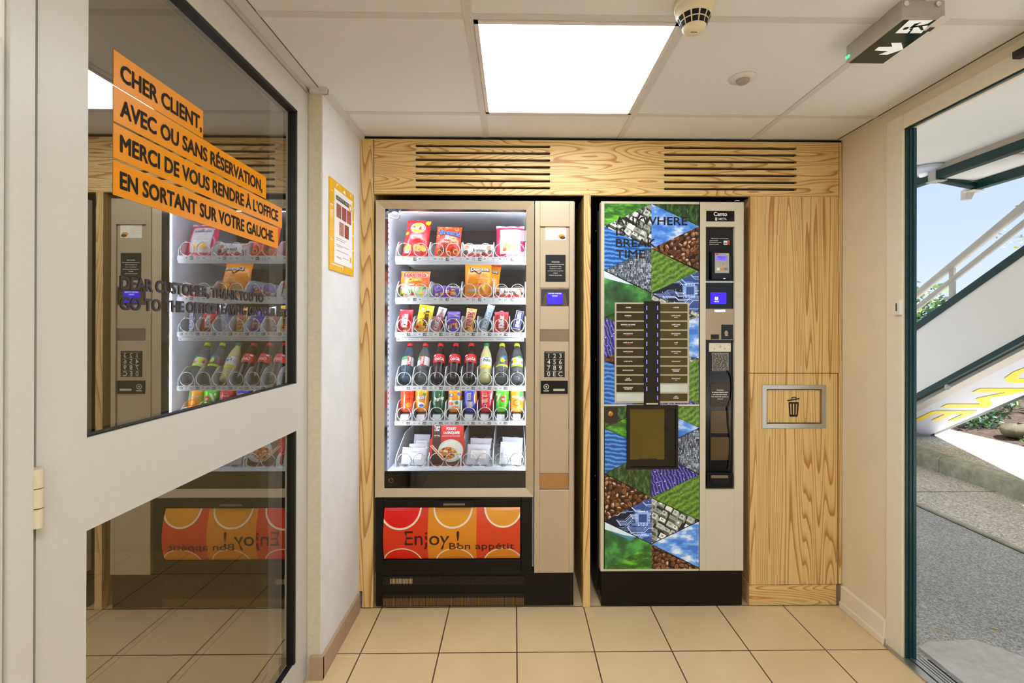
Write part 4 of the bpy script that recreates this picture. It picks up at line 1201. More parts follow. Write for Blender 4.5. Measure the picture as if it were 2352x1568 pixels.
def art_caramel(a):
    a.rect(-.42, .12, .46, .96, F_navy, 2); a.rect(-.46, .10, .5, .98, F_silver, 1); a.txt('SNICKERS', .22, .54, .40, F_white, 4, wd=.70 * a.h / a.w, ang=math.pi / 2, bold=.05)


BAGS = [
    ('crisp_bag', 'red crisp bag with a yellow sun disc, top shelf of the snack machine', 'crisps', 0, 952, 507, 57, .050, F_red, art_crisps, .06, .05),
    ('biscuit_bag', 'orange-red bag of chocolate ring biscuits with blue lettering, top shelf', 'snack bag', 0, 1027, 521, 58, .045, F_orred, art_rings, .03, .03),
    ('wafer_bar', 'white hazelnut wafer bar pack lying wide on the top shelf', 'chocolate bar', 0, 1098, 561, 68, .026, F_white, art_wafer, 0, 0),
    ('cracker_bag', 'crimson bag with a big white panel, last item on the top shelf', 'snack bag', 0, 1172, 519, 64, .045, F_berry, art_nuts, 0, .0),
    ('sweet_bag', 'orange and green bag of gummy sweets on the second shelf', 'sweets', 1, 951, 623, 66, .034, F_orange, art_gums, 0, .0),
    ('chocolate_pack', 'wide lilac chocolate biscuit pack on the second shelf', 'chocolate bar', 1, 1025, 656, 62, .026, F_purple, art_milk, 0, 0),
    ('tortilla_chip_bag', 'tall amber tortilla chip bag in front on the second shelf', 'crisps', 1, 1098.5, 603, 61, .050, F_amber, art_tortilla, -.02, .0),
    ('wafer_bar', 'white hazelnut wafer bar pack lying wide on the second shelf', 'chocolate bar', 1, 1170, 661, 66, .026, F_white, art_wafer, 0, 0),
    ('chocolate_bar', 'red wafer finger pack in the first slot of the third shelf', 'chocolate bar', 2, 930, 711, 30, .016, F_red, art_fingers, .01, 0),
    ('candy_pack', 'yellow pack of chocolate peanuts on the third shelf', 'sweets', 2, 970, 703, 34, .02, F_yel, art_peanut, .12, .0),
    ('chocolate_bar', 'rose and silver chunky wafer bar leaning on the third shelf', 'chocolate bar', 2, 1000, 709, 19, .016, F_pink, art_chunky, .26, 0),
    ('chocolate_bar', 'purple chocolate biscuit pack on the third shelf', 'chocolate bar', 2, 1041, 715, 29, .018, F_purple, art_milk, 0, 0),
    ('chocolate_bar', 'gold and red twin caramel bar on the third shelf', 'chocolate bar', 2, 1075, 710, 23, .017, F_gold, art_twin, .14, 0),
    ('chocolate_bar', 'pale blue coconut bar leaning on the third shelf', 'chocolate bar', 2, 1110, 703, 16, .014, F_blue, art_coco, .28, 0),
    ('chocolate_bar', 'red wafer finger pack between the pale blue and the brown bar on the third shelf', 'chocolate bar', 2, 1152, 716, 32, .016, F_red, art_fingers, 0, 0),
    ('chocolate_bar', 'dark brown peanut bar with navy label leaning on the third shelf', 'chocolate bar', 2, 1185, 715, 18, .015, F_cocoa, art_caramel, .20, 0),
]
GRP = {0: 'snacks on the top shelf', 1: 'snacks on the second shelf', 2: 'bars on the third shelf'}
for i, (nm, lab, cat, row, px, py, wpx, th, base, art, tilt, tp) in enumerate(BAGS):
    z = ROWS[row]['z'] + 0.0005
    w = wpx * PXM; h = height(px, py, z) / (math.cos(tilt) if tilt else 1)
    o = pillow(nm, w, h, th, base, art, taper=tp, seed=i * 3.1, crimp=.06 if h > .1 else .04, wrinkle=.0034 if h > .1 and row < 2 else .0009).build(nm, local=True)
    tag(o, lab, cat, GRP[row])
    put(o, px, z + abs(math.sin(tilt)) * w * .5, tilt, Y=YP + th * .3, ypx=560)
# second tortilla bag behind the first
z = ROWS[1]['z'] + .0005
w, h = 61 * PXM, .19
o = pillow('tortilla_chip_bag', w, h, .05, F_amber, art_tortilla, seed=9.3).build('tortilla_chip_bag', local=True)
tag(o, 'amber tortilla chip bag standing behind the front one, only its corner showing', 'crisps', GRP[1]); put(o, 1112, z, .10, Y=YP + .085, ypx=620)
for nm, px, row, lab in (('wafer_bar', 1097, 0, 'second white wafer bar pack, behind the front one on the top shelf'),):
    o = pillow(nm, 66 * PXM, .055, .026, F_white, art_wafer, seed=4).build(nm, local=True); tag(o, lab, 'chocolate bar', GRP[0]); put(o, px, ROWS[0]['z'] + .0005, 0, Y=YP + .085, ypx=560)

# bottles -------------------------------------------------------------------
def liquid(name, rgb, rough=.05, tr=0.0, ior=1.33):
    return mat(name, rgb, rough, var=.03, trans=tr, ior=ior, coat=.6)


L_cola = liquid('dark_cola', (36, 14, 8)); L_lemon = liquid('cloudy_lemon', (206, 200, 140), .15)
M_pet = glass_mat('clear_bottle_plastic', 1.5, (.86, .92, .95)); M_petd = mat('water_tinted_bottle', (198, 206, 206), .05, var=.08, scale=18, trans=.85, ior=1.12, coat=.5); M_petb = mat('water_blue_bottle', (150, 176, 200), .05, var=.08, scale=18, trans=.85, ior=1.12, coat=.5)
C_red = mat('cap_red', (206, 30, 24), .35); C_green = mat('cap_green', (20, 132, 84), .35); C_yel = mat('cap_yellow', (206, 204, 30), .35)
M_lab_red = mat('label_red', (204, 24, 26), .35, var=.02); M_lab_white = mat('label_white', (232, 234, 232), .4, var=.01); M_lab_green = mat('label_green', (60, 140, 60), .4, var=.2); M_lab_lime = mat('label_lime', (178, 205, 40), .4, var=.08); M_lab_yel = mat('label_yellow', (236, 214, 60), .4, var=.04); M_lab_blue = mat('label_blue', (40, 110, 180), .4, var=.1)
BL = math.radians(33)


def cyl(R, e=0.0005): return lambda u, v: Vector(((R + e) * math.sin(u / R), -(R + e) * math.cos(u / R), v))


def bottle(label, kind, body_m, cap_m, art, group='bottles on the fourth shelf'):
    o = thing('drink_bottle', label, 'bottle', (0, 0, 0), group)
    if kind == 'cola': prof = [(0, 0), (.022, 0), (.029, .006), (.031, .02), (.0295, .055), (.029, .075), (.0312, .10), (.0315, .135), (.029, .155), (.021, .18), (.014, .198), (.0125, .212), (.0125, .216)]
    else: prof = [(0, 0), (.022, 0), (.029, .005), (.031, .016), (.0295, .03), (.031, .045), (.0295, .06), (.031, .075), (.031, .135), (.0285, .16), (.021, .185), (.0145, .203), (.0125, .212), (.0125, .216)]
    mb = MB(); mb.lathe(prof, body_m, 28); mb.build('body', o)
    mb = MB(); mb.lathe([(.0128, .211), (.0152, .2115), (.0152, .226), (.0145, .2285), (0, .2285)], cap_m, 24)
    for k in range(24): a = k * math.pi / 12; mb.box(.0152 * math.cos(a) - .0004, .0152 * math.cos(a) + .0004, .0152 * math.sin(a) - .0004, .0152 * math.sin(a) + .0004, .213, .225, cap_m)
    mb.build('cap', o)
    mb = MB(); art(mb); mb.build('label', o)
    return o


def lab_cola(mb):
    z0, z1 = .102, .152
    R0 = [(.0318, z0), (.0320, .137), (.0298, z1)]
    mb.lathe(R0, M_lab_red, 28); mb.text('Coca-Cola', cyl(.0322), .017, M_lab_white, width=.052, align='c', at=(.006, .114), bold=.02, ang=.06)
    mb.rect2(cyl(.0312, .0012), -.030, .139, -.016, .147, M_lab_white, 4)


def lab_water(u0):
    def f(mb):
        mb.lathe([(.0316, .085), (.0316, .136)], M_lab_white, 28)
        C = cyl(.0316)
        mb.rect2(C, u0 + .0, .084, u0 + .022, .137, M_lab_red, 6); mb.text('Vittel', cyl(.0316, .001), .0135, M_lab_white, width=.044, align='c', at=(u0 + .0165, .110), ang=math.pi / 2, bold=.03)
        mb.rect2(C, u0 - .034, .116, u0 - .0, .136, M_lab_green, 8); mb.text('eau minérale', cyl(.0316, .0008), .004, M_tick, width=.024, align='c', at=(u0 - .017, .104))
    return f


def lab_lemon(mb):
    mb.lathe([(.0316, .082), (.0316, .134)], M_lab_white, 28); mb.lathe([(.0318, .070), (.0318, .086)], M_lab_yel, 28)
    mb.text('Pulco', cyl(.0316), .018, MATS['black_ink'], width=.038, align='c', at=(.010, .106), bold=.02, ang=.1); mb.rect2(cyl(.0316, .0012), -.004, .126, .018, .131, M_lab_green, 5)
    for k, w_ in enumerate((.010, .012, .009)): mb.rect2(cyl(.0316), -.03, .118 - k * .008, -.03 + w_, .1205 - k * .008, M_tick, 3)


def lab_lime(v):
    def f(mb):
        mb.lathe([(.0316, .085), (.0316, .130)], M_lab_white if v else M_petd, 28); C = cyl(.0316)
        mb.lathe([(.0318, .078), (.0318, .090)], M_lab_lime, 28)
        mb.disc(C, -.014 if v else .004, .112, .012, .016, M_lab_lime, 20); mb.disc(C, .014, .132, .012, .008, M_lab_green if v else M_lab_blue, 16)
        mb.add([C(-.032, .125), C(-.024, .105), C(-.03, .095), C(-.038, .105)], [(0, 1, 2, 3)], M_lab_red); mb.add([C(.03, .122), C(.036, .10), C(.03, .09), C(.024, .105)], [(0, 1, 2, 3)], M_lab_red)
        mb.text('Vittel', cyl(.0316, .001), .008, M_lab_red if v else M_tick, width=.022, align='c', at=(.008, .096), bold=.03)
    return f


BOT = [('water bottle with red vertical label, standing first on the bottle shelf', 'w', M_petb, C_red, lab_water(.004), 930.3), ('water bottle with red vertical label, second on the bottle shelf', 'w', M_petd, C_red, lab_water(-.014), 967.9),
       ('dark cola bottle with red label next to the water bottles', 'cola', L_cola, C_red, lab_cola, 1004), ('dark cola bottle between two other cola bottles', 'cola', L_cola, C_red, lab_cola, 1040.6),
       ('dark cola bottle beside the green-capped lemonade', 'cola', L_cola, C_red, lab_cola, 1078), ('cloudy lemonade bottle with dark green cap', 'w', L_lemon, C_green, lab_lemon, 1114),
       ('clear lime water bottle with yellow cap, next to the lemonade', 'w', M_petd, C_yel, lab_lime(0), 1152), ('clear lime water bottle with yellow cap and white label, last of the row', 'w', M_petd, C_yel, lab_lime(1), 1187.5)]
zb4 = ROWS[3]['z'] + .001
for lab, kd, bm, cm, art, px in BOT:
    o = bottle(lab, kd, bm, cm, art); put(o, px, zb4 + .013, 0, BL, Y=.146, ypx=880); o.scale = (.915, .915, .915)

# cans ------------------------------------------------------------------------
def can(label, body_m, art):
    o = thing('drink_can', label, 'can', (0, 0, 0), 'cans on the fifth shelf')
    mb = MB(); mb.lathe([(0, .003), (.022, .003), (.0245, 0), (.027, .004), (.0325, .012), (.033, .016), (.033, .098), (.0325, .101), (.028, .110), (.0272, .1115)], body_m, 32)
    art(mb, lambda u, v: Vector(((.0334) * math.sin(u / .033), -(.0334) * math.cos(u / .033), v))); mb.build('body', o)
    mb = MB(); mb.lathe([(.0272, .1112), (.0278, .1130), (.0265, .1135), (.0252, .110), (0, .110)], F_silver, 32); mb.lathe([(.0242, 0.0004), (.0252, .003), (.0225, .004)], F_silver, 24)
    mb.box(-.006, .006, -.012, .010, .1102, .1112, F_silver); mb.build('lid', o)
    return o


def cm(n, c, **k): return mat('can_' + n, c, .25, metal=.25, var=.05, coat=.4, **k)


K_or = cm('red_orange', (220, 66, 22)); K_oa = cm('orange', (238, 146, 24)); K_gr = cm('dark_green', (28, 78, 56)); K_bl = cm('violet_blue', (62, 62, 172)); K_re = cm('cherry_red', (196, 26, 46)); K_li = cm('lime_green', (84, 196, 34)); K_pe = cm('peach', (240, 160, 50))
Wt, Yl, Nv, Rd, Gn = M_lab_white, M_lab_yel, mat('print_navy', (30, 40, 110), .4), M_lab_red, M_lab_green


def c_tea(mb, C): mb.add([C(-.012, .050), C(.034, .066), C(.036, .078), C(-.010, .062)], [(0, 1, 2, 3)], M_lab_lime); mb.text('ICE TEA', lambda u, v: C(u, v) * 1.004, .011, Rd, width=.034, align='c', at=(.008, .082), bold=.03); mb.disc(C, .012, .034, .014, .012, K_pe, 18); mb.text('PEACH', lambda u, v: C(u, v) * 1.006, .005, MATS['black_ink'], width=.03, align='c', at=(.012, .060), ang=.3, bold=.03)
def c_oasis(mb, C): mb.text('OASIS', C, .018, Nv, width=.044, align='c', at=(-.004, .058), bold=.06, ang=.12); mb.text('OASIS', lambda u, v: C(u, v) * 1.006, .016, Wt, width=.040, align='c', at=(-.004, .059), bold=.02, ang=.12); mb.disc(C, .002, .034, .017, .013, Wt, 20); mb.disc(lambda u, v: C(u, v) * 1.005, .002, .031, .012, .006, MATS['label_blue'], 16); mb.disc(C, .016, .084, .009, .008, Gn, 14)
def c_perrier(mb, C): mb.text('Perrier', C, .017, Wt, width=.048, align='c', at=(.012, .056), bold=.03, ang=.2); mb.add([C(-.004, .050), C(.004, .050), C(.012, .085), C(.008, .088)], [(0, 1, 2, 3)], M_lab_lime); mb.ring(C, .006, .045, .026, .0275, Gn, 30)
def c_tropic(mb, C): mb.rect2(C, -.05, .015, .05, .056, Wt, 16); mb.disc(lambda u, v: C(u, v) * 1.005, -.016, .040, .011, .009, K_or, 16); mb.disc(lambda u, v: C(u, v) * 1.005, .012, .044, .009, .009, Gn, 14); mb.disc(lambda u, v: C(u, v) * 1.006, .004, .024, .016, .006, K_oa, 16); mb.disc(C, -.018, .080, .014, .007, MATS['label_blue'], 16); mb.disc(C, .024, .086, .010, .008, MATS['label_blue'], 16); mb.disc(lambda u, v: C(u, v) * 1.004, -.014, .080, .006, .004, Wt, 10)
def c_blue(mb, C):
    mb.rect2(C, -.014, .058, .004, .090, Wt, 4)
    for k in range(8): mb.rect2(lambda u, v: C(u, v) * 1.004, -.012 + k * .002, .060, -.011 + k * .002, .088, MATS['black_ink'])
    mb.disc(C, .030, .070, .010, .030, K_oa, 16); mb.rect2(C, -.016, .024, .012, .050, F_silver, 4)
    for k in range(5): mb.rect2(lambda u, v: C(u, v) * 1.004, -.014, .027 + k * .0045, .010, .0285 + k * .0045, Nv)
def c_cherry(mb, C):
    for k, (w_, y) in enumerate(((.02, .088), (.03, .078), (.026, .073), (.03, .060), (.026, .055), (.03, .050), (.02, .045))): mb.rect2(C, -.008 - w_ / 2, y, -.008 + w_ / 2, y + .0022, F_cream, 4)
    mb.add([C(.022, .060), C(.028, .060), C(.036, .095), C(.030, .100), C(.024, .085)], [(0, 1, 2, 3, 4)], Wt); mb.ring(C, -.004, .030, .006, .008, Wt, 16)
def c_lime(mb, C): mb.text('7', C, .034, Wt, align='c', at=(-.020, .052), bold=.06); mb.add([C(.022, .07), C(.034, .085), C(.040, .070), C(.030, .050)], [(0, 1, 2, 3)], MATS['can_dark_green']); mb.disc(C, .004, .062, .013, .014, Rd, 20); mb.text('up', lambda u, v: C(u, v) * 1.006, .010, Wt, align='c', at=(.004, .058), bold=.04)
def c_peach(mb, C): mb.disc(C, .024, .082, .018, .016, Gn, 16); mb.disc(C, .030, .066, .016, .012, Wt, 16); mb.disc(C, .034, .070, .007, .009, Rd, 16); mb.disc(C, .0, .044, .020, .016, K_or, 16); mb.disc(lambda u, v: C(u, v) * 1.004, .0, .044, .016, .012, K_pe, 16); mb.text('TROPICAL', C, .008, Wt, width=.04, align='c', at=(-.006, .068), bold=.03)


CANS = [('red-orange can with a slanting lime band', K_or, c_tea, 935), ('orange can with a blue and white fruit badge', K_oa, c_oasis, 969), ('dark green sparkling water can', K_gr, c_perrier, 1006.7), ('orange and white can with fruit drawings', K_oa, c_tropic, 1044.7), ('violet-blue can showing its bar code', K_bl, c_blue, 1080.6), ('cherry red can with cream small print', K_re, c_cherry, 1117.4), ('bright green can with a red dot', K_li, c_lime, 1153.8), ('peach-coloured can at the end of the can shelf', K_pe, c_peach, 1187.5)]
for lab, bm, art, px in CANS:
    o = can(lab, bm, art); put(o, px, ROWS[4]['ramp'] + .006, 0, math.radians(8), Y=.168, ypx=950)

# ready meal and paper packs in the bottom tray ---------------------------------------
M_pap = mat('white_packet_paper', (204, 204, 210), .7, var=.03, scale=12)


def art_paper(a):
    a.rect(-.34, .30, .34, .68, M_paper, 1)
    for k in range(7): a.rect(-.28, .62 - k * .045, -.28 + (.56, .5, .56, .42, .52, .48, .3)[k], .627 - k * .045, M_tick, 2)
    a.txt('Couverts', 0, .70, .055, M_tick, 2, bold=0)
    for e in ((-.36, .28, .36, .288), (-.36, .745, .36, .753), (-.36, .28, -.352, .75), (.352, .28, .36, .75)): a.rect(*e, M_tick, 2)


z6 = ROWS[5]['z'] + .0005
Z2 = lambda x, y: (860 + x * .2424, 760 + y * .2424)
for k, (xc, w, yt, dY, tl, lab) in enumerate(((362, 225, 1112, 0.0, .04, 'white paper packet in front in the first bay of the bottom tray'), (410, 170, 1072, .075, -.03, 'white paper packet behind the front one, first bay of the bottom tray'), (435, 150, 985, .16, .02, 'white paper packet at the back of the first bay of the bottom tray'),
                                       (980, 215, 1082, 0.0, .03, 'white paper packet in front in the third bay, right of the ready meal'), (1000, 200, 1022, .08, .03, 'white paper packet behind the front one in the third bay'),
                                       (1285, 205, 1062, 0.0, .06, 'white paper packet in front in the last bay of the bottom tray'), (1300, 195, 1014, .08, .05, 'white paper packet behind the front one in the last bay'))):
    px, py = Z2(xc, yt)
    ln = math.radians(24)
    w_ = w * .2424 * (2.134 + YP + dY) / FPX; h_ = height(px, py, z6, ln, YP + dY)
    o = pillow('paper_packet', w_, h_, .012, M_pap, art_paper, crimp=.01, wrinkle=.0016, seed=k * 2.3).build('paper_packet', local=True)
    tag(o, lab, 'packet', 'paper packets in the bottom tray'); put(o, px, z6 + .004, tl, ln, Y=YP + dY, ypx=1060)
# ready meal carton
px, py = Z2(678, 892); ln = math.radians(14)
bw = 330 * .2424 * PXM; bh = height(px, py, z6, ln, YP)
o = thing('ready_meal', 'red ready meal carton showing a chicken and rice dish in the bottom tray', 'ready meal', (0, 0, 0))
M_box = mat('carton_red', (190, 44, 38), .4, var=.03); M_boxd = mat('carton_brown', (70, 42, 32), .4, var=.05); M_plate = mat('plate_grey_white', (206, 208, 200), .4, var=.05); M_rice = mat('rice_white', (232, 228, 212), .6, var=.12, scale=300); M_chick = mat('chicken_stew', (200, 120, 50), .5, var=.8, scale=160); M_pep = mat('pepper_red', (186, 60, 30), .5, var=.4, scale=120); M_olive = mat('olive_dark', (50, 46, 30), .5)
mb = MB()
out = [(-bw / 2, 0), (bw / 2, 0), (bw / 2, bh * .6), (bw / 2 * .93, bh * .68), (bw / 2 * .93, bh), (-bw / 2 * .86, bh), (-bw / 2 * .86, bh * .7), (-bw / 2, bh * .6)]
mb.prism(out, lambda u, v, d: Vector((u, d, v)), 0, .032, M_box)
BX = lambda e: (lambda u, v: Vector((u * bw, -.0003 - .0003 * e, v * bh)))
mb.rect2(BX(1), -.41, .02, -.17, .99, M_boxd); mb.rect2(BX(1), -.48, .02, .48, .20, M_boxd)
mb.disc(BX(2), .12, .36, .36, .28, M_plate, 36); mb.disc(BX(3), .14, .37, .31, .24, M_rice, 36); mb.disc(BX(4), .04, .30, .26, .15, M_chick, 30)
random.seed(3)
for k in range(26):
    u, v = random.uniform(-.17, .22), random.uniform(.20, .40); r_ = random.uniform(.018, .045)
    mb.disc(BX(5 + k % 3), u, v, r_, r_ * .8, (M_chick, M_pep, F_crisp, M_olive, F_cream)[k % 5], 7, rings=1)
mb.add([BX(6)(-.48, .48), BX(6)(-.40, .50), BX(6)(.02, .12), BX(6)(-.10, .12)], [(0, 1, 2, 3)], F_cream); mb.add([BX(7)(-.45, .48), BX(7)(-.43, .49), BX(7)(-.02, .12), BX(7)(-.05, .12)], [(0, 1, 2, 3)], M_box)
mb.text('Toque', BX(2), .055, M_lab_white, width=.17, align='c', at=(-.285, .91)) if False else None
SC = lambda e: (lambda u, v: Vector((u, -.0003 - .0003 * e, v)))
for s_, u, v, hh, wd in (('Toque', -.29, .93, .010, .17), ('du', -.29, .895, .006, .05), ('Chef', -.29, .85, .011, .14), ('POULET', .12, .875, .013, .28), ('à la BASQUAISE', .13, .775, .012, .46), ('au poivron & riz long, fromage & oignons', .12, .715, .004, .52), ('NET 300g', -.29, .72, .005, .16)):
    mb.text(s_, SC(3), hh, M_lab_white, width=wd * bw, align='c', at=(u * bw, v * bh), bold=.02)
for k, c_ in enumerate((M_lab_green, M_lab_lime, M_lab_yel, K_or)): mb.rect2(BX(9), .25 + .045 * k, .255, .29 + .045 * k, .29, c_)
mb.rect2(BX(8), .24, .20, .44, .30, M_lab_white)
mb.build('carton', o)
mb = MB(); mb.prism([(-bw * .46, -.0), (bw * .46, 0), (bw * .48, bh * .10), (-bw * .48, bh * .10)], lambda u, v, d: Vector((u, d, v)), .033, .055, M_boxd); mb.build('meal_tray', o)
put(o, px, z6 + .001, 0, ln, Y=YP, ypx=1060)

# ------------------------------------------------------------------ coffee machine
def pat_mat(name, build, rough=0.3):
    m, t, b = nt(name); b.inputs['Roughness'].default_value = rough; b.inputs['Coat Weight'].default_value = .4
    tc = t.nodes.new('ShaderNodeTexCoord')
    col = build(t, tc.outputs['Object'])
    t.links.new(col, b.inputs['Base Color'])
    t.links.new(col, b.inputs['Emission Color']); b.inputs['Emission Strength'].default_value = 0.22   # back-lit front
    return m


def mapping(t, src, scale=(1, 1, 1), rot=(0, 0, 0), loc=(0, 0, 0)):
    mp = t.nodes.new('ShaderNodeMapping'); mp.inputs['Scale'].default_value = scale; mp.inputs['Rotation'].default_value = rot; mp.inputs['Location'].default_value = loc
    t.links.new(src, mp.inputs[0]); return mp.outputs[0]


def tnoise(t, v, s, d=4, r=.55, dist=0.0):
    n = t.nodes.new('ShaderNodeTexNoise'); n.inputs['Scale'].default_value = s; n.inputs['Detail'].default_value = d; n.inputs['Roughness'].default_value = r; n.inputs['Distortion'].default_value = dist
    t.links.new(v, n.inputs['Vector']); return n.outputs['Fac']


def tvor(t, v, s, out='Distance', feat='F1', rnd=1.0, metric='EUCLIDEAN'):
    n = t.nodes.new('ShaderNodeTexVoronoi'); n.feature = feat; n.distance = metric; n.inputs['Scale'].default_value = s; n.inputs['Randomness'].default_value = rnd
    t.links.new(v, n.inputs['Vector']); return n.outputs[out]


def twave(t, v, s, dist=3.0, ds=1.0, d='X', prof='SIN'):
    n = t.nodes.new('ShaderNodeTexWave'); n.bands_direction = d; n.wave_profile = prof; n.inputs['Scale'].default_value = s; n.inputs['Distortion'].default_value = dist; n.inputs['Detail Scale'].default_value = ds; n.inputs['Detail'].default_value = 3
    t.links.new(v, n.inputs['Vector']); return n.outputs['Fac']


def mixc(t, f, a, b2, mode='MIX'):
    n = t.nodes.new('ShaderNodeMix'); n.data_type = 'RGBA'; n.blend_type = mode
    if isinstance(f, float): n.inputs[0].default_value = f
    else: t.links.new(f, n.inputs[0])
    for k, s_ in ((6, a), (7, b2)):
        if isinstance(s_, tuple): n.inputs[k].default_value = (*s_, 1)
        else: t.links.new(s_, n.inputs[k])
    return n.outputs[2]


R_ = lambda *st: [(p_, lin(c_)) for p_, c_ in st]


def b_water(t, v): return ramp(t, twave(t, mapping(t, v, (1, 1, 1), (0, -.12, 0)), 17, 3.4, 2.2, 'Z'), R_((.1, (14, 66, 140)), (.6, (34, 104, 184)), (1, (76, 150, 216)))).outputs[0]
def b_sky(t, v): return ramp(t, tnoise(t, mapping(t, v, (7, 7, 13)), 1.6, 6, .6), R_((.42, (50, 110, 200)), (.52, (96, 150, 220)), (.62, (206, 222, 240)), (.75, (238, 242, 248)))).outputs[0]


def b_beans(t, v):
    d = tvor(t, mapping(t, v, (1, .2, .72), (0, .5, 0)), 46); c = tvor(t, mapping(t, v, (1, .2, .72), (0, .5, 0)), 46, 'Color')
    base = ramp(t, d, R_((.0, (36, 22, 14)), (.07, (46, 28, 18)), (.13, (172, 122, 84)), (.30, (126, 80, 50)), (.50, (74, 44, 28)), (.66, (22, 14, 10)))).outputs[0]
    sep = t.nodes.new('ShaderNodeSeparateColor'); t.links.new(c, sep.inputs[0])
    return mixc(t, .55, base, mixc(t, 1.0, base, ramp(t, sep.outputs[0], R_((.2, (120, 110, 104)), (.9, (255, 250, 246)))).outputs[0], 'MULTIPLY'))


def b_field(t, v): return mixc(t, 0.5, ramp(t, twave(t, mapping(t, v, (1, 1, 1), (0, .55, 0)), 13, 4.5, 2.2, 'Z'), R_((.1, (36, 70, 16)), (.5, (80, 122, 30)), (1, (122, 158, 54)))).outputs[0], ramp(t, tnoise(t, v, 90, 3), R_((.35, (40, 76, 16)), (.7, (120, 160, 52)))).outputs[0])
def b_green(t, v): return ramp(t, tnoise(t, mapping(t, v, (8, 8, 18)), 2.2, 6, .6), R_((.3, (14, 44, 12)), (.5, (44, 104, 26)), (.66, (110, 190, 50)), (.8, (150, 214, 80)))).outputs[0]
def b_forest(t, v): return ramp(t, tnoise(t, mapping(t, v, (60, 60, 22)), 1.3, 5, .6), R_((.34, (8, 22, 10)), (.5, (28, 60, 24)), (.64, (72, 106, 50)), (.8, (120, 150, 80)))).outputs[0]


def b_circuit(t, v):
    bk = t.nodes.new('ShaderNodeTexBrick'); bk.inputs['Scale'].default_value = 34; bk.offset = .31; bk.squash = .6; bk.squash_frequency = 3
    bk.inputs['Color1'].default_value = (*lin((14, 20, 44)), 1); bk.inputs['Color2'].default_value = (*lin((58, 78, 130)), 1); bk.inputs['Mortar'].default_value = (*lin((176, 200, 240)), 1)
    bk.inputs['Brick Width'].default_value = 1.3; bk.inputs['Row Height'].default_value = .30; bk.inputs['Mortar Size'].default_value = .035
    wob = t.nodes.new('ShaderNodeTexNoise'); wob.inputs['Scale'].default_value = 9; t.links.new(v, wob.inputs['Vector'])
    vm_ = t.nodes.new('ShaderNodeVectorMath'); vm_.operation = 'MULTIPLY_ADD'; t.links.new(wob.outputs['Color'], vm_.inputs[0]); vm_.inputs[1].default_value = (.03, .03, .05); t.links.new(v, vm_.inputs[2])
    t.links.new(mapping(t, vm_.outputs[0], (1, 1, 1), (math.pi / 2, 0, 0)), bk.inputs['Vector']); base = bk.outputs['Color']
    dots = ramp(t, tvor(t, v, 70), R_((.10, (210, 226, 250)), (.2, (48, 66, 112)), (.5, (22, 30, 58)))).outputs[0]
    return mixc(t, ramp(t, tnoise(t, v, 9, 2), [(.45, (0, 0, 0)), (.6, (1, 1, 1))]).outputs[0], base, dots)


def b_city(t, v):
    c = tvor(t, mapping(t, v, (1, .01, 1.5), (0, .55, 0)), 75, 'Color', metric='CHEBYCHEV', rnd=.7); sep = t.nodes.new('ShaderNodeSeparateColor'); t.links.new(c, sep.inputs[0])
    big = tvor(t, mapping(t, v, (1, .01, 1.5), (0, .55, 0)), 20, 'Color', metric='CHEBYCHEV', rnd=.6); sb = t.nodes.new('ShaderNodeSeparateColor'); t.links.new(big, sb.inputs[0])
    b1 = ramp(t, sep.outputs[0], R_((.1, (30, 34, 32)), (.4, (96, 102, 94)), (.7, (166, 170, 158)), (1, (226, 228, 218)))).outputs[0]
    base = mixc(t, .75, b1, mixc(t, 1.0, b1, ramp(t, sb.outputs[0], [(.2, (.25, .27, .26)), (.9, (1.1, 1.1, 1.05))]).outputs[0], 'MULTIPLY'))
    w = ramp(t, twave(t, mapping(t, v, (1, 1, 1), (0, .5, 0)), 60, .3, 1, 'Z'), [(.3, (.45, .45, .45)), (.6, (1, 1, 1))]).outputs[0]
    return mixc(t, .7, base, mixc(t, 1.0, base, w, 'MULTIPLY'))


def b_binary(t, v):
    c = tvor(t, mapping(t, v, (1, .01, .7)), 150, 'Color', metric='CHEBYCHEV', rnd=.25); sep = t.nodes.new('ShaderNodeSeparateColor'); t.links.new(c, sep.inputs[0])
    d = tvor(t, mapping(t, v, (1, .01, .7)), 150, 'Distance', metric='CHEBYCHEV', rnd=.25)
    ring_ = ramp(t, d, R_((.12, (50, 56, 66)), (.22, (196, 206, 216)), (.34, (200, 210, 220)), (.44, (50, 58, 70)))).outputs[0]
    return mixc(t, ramp(t, sep.outputs[1], [(.45, (0, 0, 0)), (.5, (1, 1, 1))]).outputs[0], mixc(t, 1.0, lin((66, 74, 88)), lin((70, 78, 92))), ring_)


def b_mount(t, v): return ramp(t, tnoise(t, mapping(t, v, (9, 9, 9)), 1.2, 6, .6), R_((.3, (14, 40, 22)), (.5, (34, 92, 44)), (.62, (70, 150, 60)), (.75, (90, 140, 120)))).outputs[0]
def b_fibre(t, v):
    st = ramp(t, twave(t, mapping(t, v, (1, 1, 1), (0, .35, 0)), 22, 7.0, 1.4, 'X'), R_((.2, (20, 14, 72)), (.6, (48, 40, 140)), (1, (112, 104, 206)))).outputs[0]
    return mixc(t, ramp(t, tvor(t, v, 60), [(.10, (1, 1, 1)), (.2, (0, 0, 0))]).outputs[0], st, lin((200, 210, 255)))


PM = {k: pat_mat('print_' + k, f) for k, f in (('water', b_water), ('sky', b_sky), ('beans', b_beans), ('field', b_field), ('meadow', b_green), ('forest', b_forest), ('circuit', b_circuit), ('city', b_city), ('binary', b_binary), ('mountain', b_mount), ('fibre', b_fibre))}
M_cloud = mat('print_pale_cloud', (206, 220, 228), .3, var=.1, emit=.2); M_haze = mat('print_blue_haze', (70, 120, 150), .3, var=.2, emit=.2)

